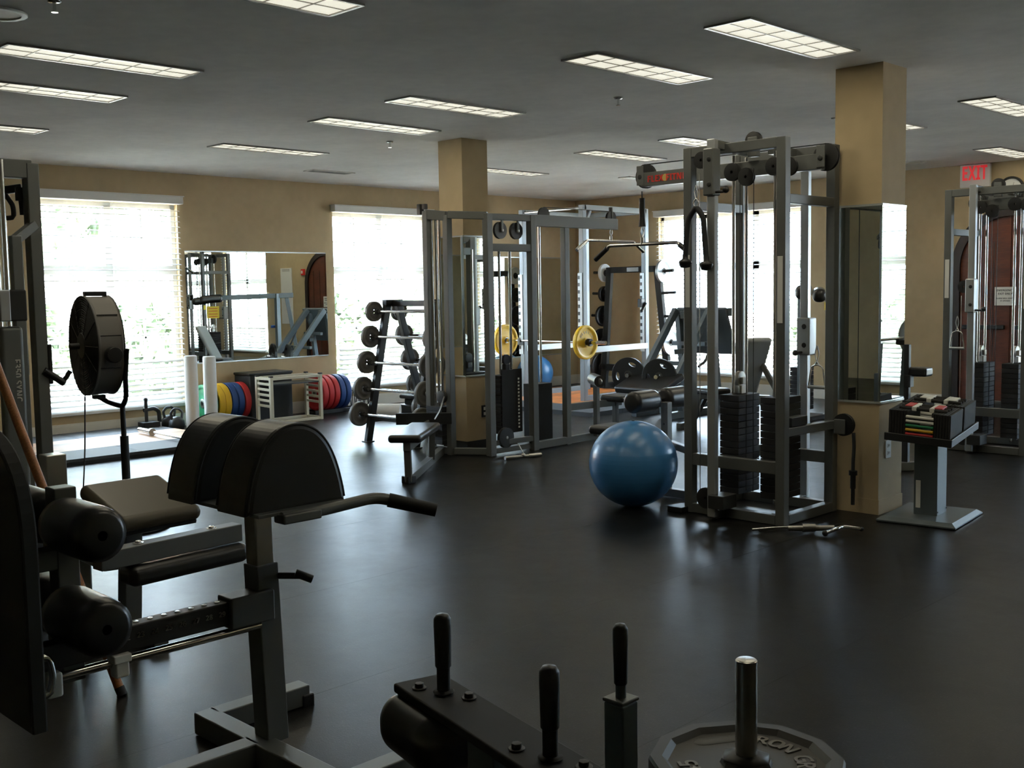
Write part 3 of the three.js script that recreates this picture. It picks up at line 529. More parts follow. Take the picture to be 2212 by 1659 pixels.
// ================================================================ foreground: glute-ham bench
{
  const t = thing('glute_ham_bench', 'glute-ham bench with two black half-round pads and foot rollers', 'exercise bench', [1.9, 0, -3.08]), g = M.frame, zc = -3.08;
  const P = (n, a, b, w = .076, h = w, m = g) => part(t, n, bar(a, b, w, h), m);
  P('base_crossbar', [1.88, .04, -3.44], [1.88, .04, -2.60]); P('base_foot', [1.90, .04, -3.405], [2.28, .04, -3.405]); P('base_foot', [1.90, .04, -2.635], [2.24, .04, -2.635]);
  P('base_beam', [1.86, .04, zc], [.75, .04, zc]); P('base_crossbar', [.75, .04, -3.4], [.75, .04, -2.72]);
  parts(t, 'rubber_foot', [rbox(2.27, .02, -3.405, .05, .05, .09), rbox(2.23, .02, -2.635, .05, .05, .09)], M.black);
  P('post', [1.93, .06, zc], [1.91, .66, zc], .082); P('inner_post', [1.91, .6, zc], [1.905, .86, zc], .066, .066, M.amber && M.steel);
  part(t, 'lock_pin', [rod([1.95, .615, -3.04], [2.0, .615, -2.98], .011), rod([1.985, .625, -2.995], [2.03, .60, -2.965], .014)], M.frameDark);
  // carriage beam with size numbers
  const beam = part(t, 'carriage_beam', bar([1.88, .53, zc + .02], [1.06, .53, zc + .02], .055, .075), M.iron);
  part(beam, 'hole', Array.from({ length: 8 }, (_, k) => disc([1.42 + k * .045, .569, zc + .02], .009, .002, 'y', 10, .0005)), M.chrome);
  part(beam, 'stamped_number', ['22', '23', '24', '25', '26', '27', '28', '29'].map((n, k) => text(n, .016, .0015).translate(1.42 + k * .045, .535, zc + .0485)), M.steel);
  part(t, 'beam_sleeve', rbox(1.84, .53, zc + .02, .16, .10, .085), g);
  part(t, 'slide_rod', rod([1.88, .465, zc + .03], [1.0, .465, zc + .03], .014), M.chrome);
  part(t, 'bushing', [rbox(1.40, .455, zc + .04, .045, .065, .04, .008), rbox(1.40, .48, zc + .04, .055, .025, .05, .004)], M.plastic, 'cream plastic bushing'); part(t, 'bushing', [rbox(1.20, .455, zc + .05, .045, .07, .04, .008)], M.plastic, 'cream plastic bushing');
  P('carriage_post', [1.27, .44, zc], [1.27, 1.0, zc], .065); P('upper_beam', [1.27, .80, zc], [1.08, .80, zc], .06);
  // foot plate (black board with rounded top)
  const s = new THREE.Shape(); s.moveTo(-.30, 0); s.lineTo(.30, 0); s.lineTo(.30, .48); s.quadraticCurveTo(.29, .74, .02, .76); s.lineTo(-.02, .76); s.quadraticCurveTo(-.29, .74, -.30, .48); s.closePath();
  part(t, 'foot_board', new THREE.ExtrudeGeometry(s, { depth: .03, bevelEnabled: true, bevelSize: .006, bevelThickness: .006, bevelSegments: 2 }).rotateY(Math.PI / 2).translate(1.05, .43, -3.09), M.blackMatte, 'black rounded foot board');
  part(t, 'pull_handle', tube([[1.09, .60, -2.85], [1.12, .59, -2.85], [1.13, .54, -2.85], [1.12, .50, -2.85], [1.09, .49, -2.85]], .010, 24), M.chrome);
  // rollers
  const roll = (y, x, z0, z1, r) => { const m = (z0 + z1) / 2, L = (z1 - z0) / 2; return aim(lathe([[0, -L], [r * .7, -L], [r * .95, -L + .015], [r, -L + .05], [r, L - .05], [r * .95, L - .015], [r * .7, L], [0, L]], 28), 'z').translate(x, y, m); };
  for (const [y, r] of [[.90, .077], [.645, .082]]) for (const [z0, z1] of [[-3.06, -2.80], [-3.40, -3.14]]) part(t, 'ankle_roller', roll(y, 1.26, z0, z1, r), M.vinyl, 'black padded ankle roller');
  part(t, 'roller_axle', [rod([1.26, .90, -3.4], [1.26, .90, -2.8], .014), rod([1.26, .645, -3.4], [1.26, .645, -2.8], .014)], M.chrome);
  // half-round thigh pads
  const pad = new THREE.Shape(); pad.moveTo(-.165, 0); pad.bezierCurveTo(-.145, .13, -.10, .235, 0, .237); pad.bezierCurveTo(.10, .235, .145, .13, .165, 0); pad.lineTo(-.165, 0);
  const padG = (z0) => new THREE.ExtrudeGeometry(pad, { depth: .15, bevelEnabled: true, bevelSize: .018, bevelThickness: .02, bevelSegments: 3, curveSegments: 20 }).translate(1.93, .875, z0);
  for (const z0 of [-3.05, -3.365]) { const p = part(t, 'thigh_pad', padG(z0), M.vinyl, 'black vinyl half-round pad'); const cv = pad.getPoints(24); for (const z of [z0 - .014, z0 + .164]) part(p, 'piping', tube(cv.slice(0, -1).map((q) => [1.93 + q.x * 1.085, .875 + q.y * 1.06, z]), .0045, 60, 6), M.blackMatte); }
  part(t, 'pad_plate', [rbox(1.93, .862, -3.12, .33, .012, .54, .003, 1), rbox(1.92, .852, -3.10, .12, .02, .50, .003, 1)], M.frame);
  for (const z of [-2.84, -3.32]) { const h = part(t, 'handle_bar', [tube([[1.84, .85, z], [2.00, .852, z], [2.17, .86, z], [2.22, .856, z + .01], [2.27, .84, z + (z > -3 ? .04 : -.03)]], .019, 40, 12), rbox(1.90, .848, z, .14, .03, .06, .006)], M.frame); part(h, 'grip', rod([2.24, .85, z + .02], [2.36, .81, z + (z > -3 ? .12 : -.10)], .024, .022, 16), M.blackMatte, 'black foam grip'); }
}
// preacher-type bench behind it
{
  const t = thing('curl_bench', 'grey curl bench with a brown-black angled pad behind the glute-ham bench', 'exercise bench', [2.25, 0, -4.7]), g = M.frame;
  const P = (n, a, b, w = .07, h = w, m = g) => part(t, n, bar(a, b, w, h), m);
  P('post', [2.22, .02, -4.70], [2.25, .57, -4.70], .08); P('post', [2.0, .02, -4.66], [2.03, .50, -4.72], .065); P('base_rail', [1.92, .035, -4.66], [2.34, .035, -4.66], .07, .05); P('base_rail', [2.22, .03, -4.95], [2.22, .03, -4.4], .07, .04);
  const pad = rbox(0, 0, 0, .40, .075, .40, .034, 4).rotateX(.30).rotateY(.04).translate(2.28, .605, -4.66);
  const p = part(t, 'arm_pad', pad, M.vinylBrown, 'worn dark brown vinyl pad'); part(p, 'backing_board', rbox(0, -.045, 0, .37, .02, .36, .004, 1).rotateX(.30).rotateY(.04).translate(2.28, .605, -4.66), M.blackMatte);
  P('hold_down_beam', [1.84, .50, -4.155], [2.49, .505, -4.19], .075, .075); P('beam_link', [1.90, .48, -4.16], [2.02, .42, -4.68], .06);
  parts(t, 'bolt', [[2.02, -4.165], [2.36, -4.183]].map(([x, z]) => join([disc([x, .545, z], .014, .012, 'y', 8), disc([x, .541, z], .022, .004, 'y', 16, .001)])), M.chrome);
  part(t, 'hold_down_pad', along(new RoundedBoxGeometry(.13, .085, .56, 3, .035), V(1.96, .415, -4.16), V(2.5, .42, -4.19)), M.vinyl, 'black vinyl hold-down pad');
  P('upright', [1.87, .02, -4.6], [1.87, .88, -4.6], .085, .085, M.steel); 
}
{
  const t = thing('wooden_dowel', 'brown wooden dowel leaning behind the black foot board', 'dowel', [1.84, 0, -4.0]);
  part(t, 'shaft', rod([1.84, .015, -4.0], [1.62, 1.35, -4.55], .018, .018, 16), M.dowel); part(t, 'rubber_tip', rod([1.844, .0, -3.99], [1.838, .03, -4.005], .0195), M.blackMatte);
}
// grey cable machine at the left edge
{
  const t = thing('functional_trainer', 'tall grey functional trainer frame at the edge near the fan window', 'gym machine', [1.9, 0, -5.75]), g = M.frame, H = 2.20;
  const P = (n, a, b, w = .065, h = w, m = g) => part(t, n, bar(a, b, w, h), m);
  P('post', [2.24, 0, -5.6], [2.24, H, -5.6], .06, .075); P('post', [1.15, 0, -5.7], [1.15, H, -5.7], .07); P('top_beam', [2.24, H - .03, -5.6], [1.1, H - .03, -5.7], .07, .09);
  P('inner_post', [2.13, .0, -5.55], [2.13, 1.84, -5.55], .05); P('brace', [2.13, 1.82, -5.55], [2.24, 1.90, -5.58], .045); P('inner_post', [1.98, .0, -5.62], [1.98, H, -5.62], .06); 
  part(t, 'guide_rod', [rod([2.06, .1, -5.5], [2.06, H, -5.5], .014), rod([2.02, .1, -5.5], [2.02, H, -5.5], .014)], M.chrome);
  part(t, 'stack_shroud', rbox(2.035, .80, -5.43, .11, 1.2, .06, .02), g, 'grey stack shroud with vertical lettering');
  part(t, 'shroud_lettering', text('F350 SYNC', .03, .001).rotateZ(-Math.PI / 2).rotateY(-.4).translate(2.05, 1.14, -5.398), M.paper, 'pale vertical lettering');
  part(t, 'pulley_carriage', [rbox(2.06, 1.50, -5.42, .09, .15, .08, .008)], M.blackMatte); part(t, 'carriage_plate', rbox(2.0, 1.50, -5.40, .05, .15, .06, .006), M.silver);
  part(t, 'stack_shield', rbox(2.08, .3, -5.60, .2, .5, .3, .006), M.stack);
  part(t, 'latch', [rod([2.24, 1.17, -5.56], [2.34, 1.10, -5.56], .018), rod([2.33, 1.10, -5.56], [2.37, 1.16, -5.55], .012), rbox(2.275, 1.2, -5.57, .02, .2, .03)], M.black);
  P('base_rail', [1.15, .035, -5.7], [2.24, .035, -5.6], .07); P('base_rail', [2.24, .035, -5.2], [2.24, .035, -6.0], .07);
  const h = thing('cable_grips', 'black rubber cable grips hanging in the functional trainer frame', 'cable grips', [2.16, 1.93, -5.69]);
  part(h, 'hook_bar', bar([2.02, 2.05, -5.80], [2.22, 2.085, -5.66], .03, .04), M.black);
  part(h, 'grip', [tube([[2.205, 2.07, -5.655], [2.21, 2.0, -5.65], [2.212, 1.95, -5.65]], .014, 12), rod([2.205, 2.085, -5.655], [2.205, 2.02, -5.655], .022)], M.blackMatte);
  part(h, 'grip', [tube([[2.15, 2.06, -5.71], [2.13, 2.0, -5.73], [2.13, 1.94, -5.73], [2.18, 1.94, -5.69], [2.18, 2.0, -5.69], [2.15, 2.06, -5.71]], .012, 24), rod([2.15, 2.08, -5.71], [2.15, 2.03, -5.71], .02)], M.blackMatte);
}
// drum fan on a pole
{
  const cx = 3.17, cy = 1.22, cz = -7.0, R = .325, t = thing('drum_fan', 'black pedestal drum fan standing before the window', 'fan', [3.28, 0, -6.9]);
  const dr = (g) => g.rotateY(-.14).translate(cx, cy, cz);       // local drum axis = x
  const drum = part(t, 'drum', dr(aim(lathe([[R, -.078], [R, -.066], [R - .006, -.062], [R - .006, .062], [R, .066], [R, .078], [R - .012, .078], [R - .012, -.078], [R, -.078]], 56), 'x')), M.ironPaint);
  parts(drum, 'seam_band', [0.9, 1.35, 2.0].map((a) => dr(rbox(0, R - .001, 0, .13, .006, .006, .002, 1).rotateX(a))), M.blackMatte);
  parts(drum, 'clamp', [dr(rbox(0, R + .012, 0, .14, .03, .05, .006).rotateX(.05)), dr(rbox(0, -R - .012, 0, .08, .025, .04, .006))], M.black);
  for (const sx of [-1, 1]) {
    const rings = []; for (let k = 3; k <= 22; k++) rings.push(dr(new THREE.TorusGeometry(R * k / 22.2, .0045, 5, 48).rotateY(Math.PI / 2).translate(sx * (.082 + .012 * (1 - k / 22)), 0, 0)));
    const sp = []; for (let k = 0; k < 12; k++) { const a = k * Math.PI / 6; sp.push(dr(rod([sx * .094, .07 * Math.cos(a), .07 * Math.sin(a)], [sx * .084, R * Math.cos(a), R * Math.sin(a)], .003, .003, 5))); }
    const gr = part(t, 'grille', [rings, sp], M.iron); part(gr, 'grille_hub', dr(disc([sx * .094, 0, 0], .085, .012, 'x')), M.iron);
  }
  part(t, 'motor', [dr(aim(lathe([[0, -.07], [.06, -.07], [.085, -.05], [.085, .05], [.06, .07], [0, .07]], 24), 'x')), dr(rod([-.11, 0, 0], [-.17, 0, 0], .02))], M.black);
  const bs = new THREE.Shape(); bs.moveTo(.05, -.03); bs.bezierCurveTo(.12, -.10, .25, -.11, .30, -.06); bs.bezierCurveTo(.30, .03, .2, .06, .05, .03); bs.closePath();
  for (let k = 0; k < 5; k++) part(t, 'blade', dr(new THREE.ExtrudeGeometry(bs, { depth: .004, bevelEnabled: false, curveSegments: 8 }).rotateX(.5).rotateY(Math.PI / 2).rotateX(k * 1.2566)), M.iron);
  parts(t, 'tilt_knob', [dr(disc([0, -.05, R + .03], .05, .06, 'z')), dr(disc([0, -.03, -R - .03], .04, .05, 'z'))], M.black);
  part(t, 'yoke', [tube([[cx + .04, cy - .02, cz + R + .02], [cx + .06, cy - .2, cz + R * .82], [cx + .10, cy - .33, cz + .18], [cx + .11, cy - .40, cz + .1], [cx + .08, cy - .38, cz - .05], [cx + .03, cy - .30, cz - .22], [cx, cy - .05, cz - R - .02]], .016, 60, 10)], M.black);
  part(t, 'pole', [rod([cx + .115, 0.05, cz + .1], [cx + .11, cy - .39, cz + .1], .02, .016), rod([cx + .115, 0.05, cz + .1], [cx + .113, .62, cz + .1], .027)], M.black);
  part(t, 'base', [lathe([[0, 0], [.26, 0], [.265, .012], [.25, .022], [.06, .045], [.04, .09], [0, .09]], 40).translate(cx + .115, 0, cz + .1)], M.black);
  part(t, 'power_cord', tube([[cx - .07, cy - .3, cz - .05], [cx - .12, .55, cz + .02], [cx - .20, .2, cz + .12], [cx - .30, .012, cz + .2], [cx - .6, .008, cz + .15]], .005, 60, 6), M.black);
}
// ================================================================ foreground row machine and plate
{
  const t = thing('row_machine', 'black padded arm of a row machine with two upright grips', 'gym machine', [1.4, 0, -1.5]);
  const A = V(1.415, .728, -1.62), B = V(1.315, .738, -1.235), d = B.clone().sub(A).normalize(), sx = V(-d.z, 0, d.x).normalize().negate(), len = A.distanceTo(B);
  const at = (s, o = 0, y = 0) => A.clone().addScaledVector(d, s).addScaledVector(sx, o).add(V(0, y, 0)), L = (v) => [v.x, v.y, v.z];
  part(t, 'arm_beam', along(new RoundedBoxGeometry(.115, .02, len + .22, 1, .005), at(-.12, 0, -.012), at(len + .10, 0, -.012)), M.blackMatte);
  for (const s of [0, len]) {
    const p = at(s), h = part(t, 'handle', [rod(p, at(s, 0, .085), .0135), disc(L(at(s, 0, .003)), .022, .008, 'y', 16)], M.blackMatte);
    part(h, 'grip', lathe([[.0135, 0], [.0165, .004], [.0165, .02], [.018, .085], [.0175, .10], [.012, .109], [0, .111]], 18).translate(...L(at(s, 0, .052))), M.black);
  }
  for (const [s, o] of [[-.055, -.028], [.055, .028], [len - .07, -.025], [len + .06, .028]]) { part(t, 'bolt', disc(L(at(s, o, .006)), .0095, .009, 'y', 6, .001), M.iron); part(t, 'washer', disc(L(at(s, o, .0005)), .015, .003, 'y', 16, .001), M.iron); }
  for (const s of [-.03, len + .04]) { const p = part(t, 'arm_pad', along(new RoundedBoxGeometry(.185, .125, .25, 6, .055), at(s - .125, 0, -.085), at(s + .125, 0, -.085)), M.vinyl, 'black stitched vinyl pad'); part(p, 'seam', along(new THREE.TorusGeometry(.5, .02, 6, 24).scale(.17, .115, .17), at(s + .07, 0, -.085), at(s + .08, 0, -.085)), M.blackMatte); }
  const m = at(len / 2);
  part(t, 'support_post', bar([m.x, .03, m.z], [m.x, m.y - .02, m.z], .07), M.bluegray); part(t, 'base_rail', bar(L(at(-.3, 0, -.693)), L(at(len + .3, 0, -.70)), .07), M.bluegray);
  part(t, 'lever_post', bar([1.735, .03, -1.425], [1.735, .672, -1.425], .052, .052), M.bluegray); part(t, 'post_cap', rbox(1.735, .676, -1.425, .056, .008, .056, .003), M.frame);
  const h = part(t, 'handle', rod([1.735, .675, -1.425], [1.735, .74, -1.425], .0115), M.bluegray); part(h, 'grip', lathe([[.0115, 0], [.0145, .004], [.0165, .10], [.016, .12], [.011, .129], [0, .131]], 18).translate(1.735, .706, -1.425), M.black, 'black rubber grip');
  part(t, 'base_rail', bar([m.x, .035, m.z], [2.08, .035, -1.34], .07), M.bluegray);
  part(t, 'plate_horn', [rod([2.085, .43, -1.345], [2.085, .685, -1.345], .0245, .0245, 28), disc([2.085, .687, -1.345], .0245, .006, 'y', 28, .003)], M.steel, 'vertical steel plate horn');
  part(t, 'horn_post', bar([2.085, .05, -1.345], [2.085, .415, -1.345], .07), M.bluegray);
}
{
  const c = [2.085, .44, -1.345], R = .222, t = thing('weight_plate', 'dark iron twelve-sided weight plate lying flat on its horn', 'weight plate', c);
  const prof = lathe([[.026, -.016], [R * .80, -.012], [R * .85, -.020], [R - .004, -.02], [R, -.012], [R, .012], [R - .004, .02], [R * .86, .02], [R * .80, .008], [.06, .008], [.055, .018], [.026, .018], [.026, -.016]], 12).rotateY(.16).translate(...c);
  const pm = part(t, 'plate_body', prof.toNonIndexed(), M.iron); pm.geometry.computeVertexNormals();
  parts(t, 'grip_slot', [.0, 2.09, 4.19].map((a) => new THREE.CapsuleGeometry(.022, .10, 4, 12).rotateZ(Math.PI / 2).scale(1, .12, 1).translate(0, .0075, -R * .60).rotateY(a - .55).translate(...c)), M.black);
  const let_ = (s, a, rr, size) => text(s, size, .0035).rotateX(-Math.PI / 2).translate(0, .0075, -rr).rotateY(a).translate(...c);
  part(t, 'raised_lettering', [...'IRON'].map((s, i) => let_(s, -1.02 - .27 * i, R * .60, .042)).concat([...'GRIP'].map((s, i) => let_(s, -2.3 - .27 * i, R * .60, .042))).concat([let_('45', .95, R * .60, .044)]), M.ironPaint, 'raised cast lettering');
  part(t, 'hub', lathe([[.026, .0], [.052, .0], [.058, .022], [.03, .03], [.026, .03]], 6).translate(...c), M.iron);
}
// ================================================================ along the window wall
{
  const t = thing('lifting_platform', 'low lifting platform of pale wood and black rubber under the fan window', 'platform', [4.6, 0, -10.8]);
  for (let k = 0; k < 3; k++) part(t, 'rubber_mat', wbox(2.7 + k * 1.1, 3.795 + k * 1.1, 0, .055, -10.5, -9.92), M.rubberPad);
  for (let k = 0; k < 3; k++) part(t, 'rubber_mat', wbox(2.7 + k * 1.1, 3.795 + k * 1.1, 0, .055, -11.9, -11.35), M.rubberPad);
  for (let k = 0; k < 3; k++) part(t, 'wood_panel', wbox(2.7 + k * 1.1, 3.798 + k * 1.1, 0, .055, -11.348, -10.502), M.paleWood); part(t, 'edge_strip', wbox(2.68, 6.0, 0, .03, -9.92, -9.9), M.black);
}
{
  const t = thing('olympic_barbell', 'bare chrome barbell lying on the lifting platform', 'barbell', [5.5, .055, -10.6]), a = V(5.53, .096, -11.25), d = V(-.06, 0, 1).normalize(), at = (s) => a.clone().addScaledVector(d, s);
  part(t, 'sleeve', rod(at(0), at(.30), .025, .025, 20), M.chrome); part(t, 'collar', rod(at(.30), at(.335), .039, .039, 20), M.steel); part(t, 'shaft', rod(at(.33), at(1.45), .014), M.chrome);
}
{
  const t = thing('loading_stand', 'small black loading stand with a bent arm beside the kettlebells', 'stand', [5.88, .055, -11.72]);
  part(t, 'base', rbox(5.88, .085, -11.72, .2, .06, .16, .01), M.black); part(t, 'upright', rod([5.85, .1, -11.72], [5.85, .36, -11.72], .02), M.black); part(t, 'arm', tube([[5.82, .25, -11.72], [5.94, .26, -11.72], [6.0, .22, -11.72], [6.01, .10, -11.72]], .024, 24), M.black); part(t, 'cap', sph([5.85, .37, -11.72], .024, 12), M.black);
}
[[6.13, -11.72, 'black kettlebell beside the loading stand'], [6.10, -11.49, 'black kettlebell beside the white foam roller']].forEach(([x, z, l]) => {
  const t = thing('kettlebell', l, 'kettlebell', [x, 0, z]); lpart(t, 'bell', lathe([[0, 0], [.06, 0], [.09, .05], [.085, .12], [.04, .165], [0, .17]], 24), M.black); lpart(t, 'handle', tube([[-.055, .13, 0], [-.07, .21, 0], [-.03, .255, 0], [.03, .255, 0], [.07, .21, 0], [.055, .13, 0]], .015, 30), M.black);
});
[[6.23, -11.36, .86, 'tall white foam roller standing beside the kettlebells'], [6.46, -11.35, .84, 'tall white foam roller standing before the green bumper plate']].forEach(([x, z, h, l]) => {
  const t = thing('foam_roller', l, 'foam roller', [x, 0, z]); lpart(t, 'foam_body', lathe([[0, 0], [.068, 0], [.074, .01], [.075, h * .5], [.073, h - .012], [.066, h], [.022, h], [.02, h - .03], [0, h - .03]], 28), M.foam);
});
function bumper(x, z, mat, label, r = .225, th = .075) {
  const t = thing('bumper_plate', label, 'bumper plate', [x, 0.042, z]); t.userData.group = 'bumper plates on the wall rack';
  lpart(t, 'plate_body', plateParts(t, r, th, mat, 'x', [0, r, 0]), mat); lpart(t, 'hub', ring([0, r, 0], .026, .055, th * .95, 'x', 20), M.steel);
}
[[6.58, M.greenRubber, 'green bumper plate behind the white foam rollers', .09], [6.69, M.yellowRubber, 'yellow bumper plate beside the green one'], [6.77, M.yellowRubber, 'yellow bumper plate beside the blue pair next to the black box'], [6.86, M.blueRubber, 'blue bumper plate beside the yellow pair'], [6.945, M.blueRubber, 'blue bumper plate beside the single red plate'], [7.035, M.redRubber, 'single red bumper plate next to the black box'],
  [8.16, M.redRubber, 'red bumper plate half behind the cream frame'], [8.25, M.redRubber, 'red bumper plate between two other red plates right of the cream frame'], [8.34, M.redRubber, 'red bumper plate beside the blue pair by the second window'], [8.43, M.blueRubber, 'blue bumper plate next to the red ones by the second window'], [8.52, M.blueRubber, 'outermost blue bumper plate beside the wire loop rack']].forEach(([x, m, l, th]) => bumper(x, -11.69, m, l, .225, th || .078));
{
  const t = thing('plate_rail', 'low black steel rail under the bumper plates along the wall', 'rack', [7.6, 0, -11.69]);
  for (const z of [-11.78, -11.60]) for (const [a, b] of [[6.5, 7.082], [8.06, 9.15]]) part(t, 'rail', bar([a, .025, z], [b, .025, z], .035, .05), M.black); for (const x of [6.53, 7.06, 8.08, 9.1]) part(t, 'cross_tie', bar([x, .015, -11.8], [x, .015, -11.58], .04, .03), M.black);
  const w = thing('wire_loop_rack', 'black wire loop rack standing beside the outermost blue plate', 'rack', [8.83, .05, -11.69]);
  for (let k = 0; k < 7; k++) part(w, 'wire_loop', tube([[8.62 + k * .07, .05, -11.75], [8.625 + k * .07, .22, -11.73], [8.64 + k * .07, .27, -11.69], [8.655 + k * .07, .22, -11.65], [8.66 + k * .07, .05, -11.63]], .006, 24, 6), M.black);
}
{
  const t = thing('black_box', 'large black storage box against the wall behind the cream frame', 'box', [7.40, 0, -11.72]);
  part(t, 'body', rbox(7.41, .29, -11.73, .60, .56, .36, .02), M.blackMatte); part(t, 'lid', rbox(7.41, .575, -11.73, .62, .03, .37, .01), M.black); part(t, 'foot', [7.18, 7.64].map((x) => rbox(x, .01, -11.7, .06, .02, .2)), M.black);
  const f = thing('steel_frame_rack', 'cream painted steel frame with slanted side rungs', 'rack', [7.48, 0, -11.3]), c = M.creamPaint, x0 = 7.13, x1 = 7.83, z0 = -11.43, z1 = -11.13, H = .56;
  for (const x of [x0, x1]) for (const z of [z0, z1]) part(f, 'post', bar([x, 0, z], [x, H, z], .04), c);
  for (const y of [.02, H - .02]) { for (const z of [z0, z1]) part(f, 'rail', bar([x0, y, z], [x1, y, z], .035), c); for (const x of [x0, x1]) part(f, 'rail', bar([x, y, z0], [x, y, z1], .035), c); }
  for (const x of [x0, x1]) for (let k = 0; k < 5; k++) part(f, 'rung', bar([x, .22 + k * .065, z0], [x, .21 + k * .065, z1], .02, .03), c);
  part(f, 'shelf', wbox(x0, x1, H - .10, H - .085, z0, z1), M.frameDark); part(f, 'corner_cap', [x0, x1].flatMap((x) => [z0, z1].map((z) => rbox(x, H + .005, z, .044, .02, .044))), M.black);
}
// A-frame rack with fixed barbells
{
  const t = thing('barbell_rack', 'black A-frame rack loaded with fixed barbells before the second window', 'rack', [7.3, 0, -8.65]), zs = [-9.02, -8.26];
  for (const z of zs) { for (const [xf, xt] of [[6.92, 7.22], [7.74, 7.36]]) part(t, 'leg', bar([xf, 0, z], [xt, 1.43, z], .05, .075), M.black); part(t, 'tie_bar', bar([7.0, .22, z], [7.66, .22, z], .04), M.black); part(t, 'apex', rbox(7.29, 1.43, z, .22, .06, .07), M.black); }
  part(t, 'top_rail', bar([7.29, 1.42, zs[0]], [7.29, 1.42, zs[1]], .05, .06), M.black); for (const x of [6.98, 7.68]) part(t, 'bottom_rail', bar([x, .25, zs[0]], [x, .25, zs[1]], .045), M.black);
  part(t, 'foot_pad', zs.flatMap((z) => [6.92, 7.74].map((x) => rbox(x, .006, z, .10, .012, .10))), M.frameDark);
  const tier = ['top', 'second', 'middle', 'fourth', 'bottom'], ys = [1.34, 1.08, .815, .545, .285];
  for (const side of [-1, 1]) tier.forEach((n, k) => {
    const y = ys[k], base = side < 0 ? 6.92 + .30 * y / 1.43 : 7.74 - .38 * y / 1.43, x = base + side * .075, R = .105 + .006 * (k > 0) + .004 * k;
    for (const z of zs) part(t, 'hook', [bar([base, y - .03, z], [x + side * .03, y - .02, z], .03, .015)], M.black);
    const b = thing('fixed_barbell', `fixed iron barbell on the ${n} tier of the A-frame rack, ${side < 0 ? 'room' : 'window'} side`, 'barbell', [x, y, -8.64], 'fixed barbells on the A-frame rack');
    part(b, 'handle', [rod([x, y, -9.12], [x, y, -8.16], .015), ], M.chrome);
    for (const z of [-9.13, -8.15]) { part(b, 'end_plate', plateParts(b, R, .05, 0, 'z', [x, y, z], { seg: 28 }), M.ironPaint); part(b, 'end_bolt', disc([x, y, z + Math.sign(z + 8.64) * .03], .024, .016, 'z', 12), M.steel); }
    for (const z of [-9.08, -8.20]) part(b, 'collar', rod([x, y, z - .02], [x, y, z + .02], .024), M.frameDark);
  });
}
// behind the rack: step boxes and a short roller
{
  const t = thing('step_platform', 'black aerobic step stack on the floor behind the barbell rack', 'step', [9.0, 0, -10.55]);
  part(t, 'riser', [rbox(9.0, .07, -10.55, .6, .14, .32, .02), rbox(8.9, .17, -10.5, .3, .08, .3, .02)], M.black); part(t, 'deck', rbox(8.95, .235, -10.52, .5, .05, .34, .02), M.blackMatte);
  const r = thing('short_foam_roller', 'short white foam roller lying by the black step', 'foam roller', [8.55, 0, -10.55]); part(r, 'foam_body', rod([8.24, .09, -10.72], [8.50, .09, -10.42], .088, .088, 28), M.foam);
}
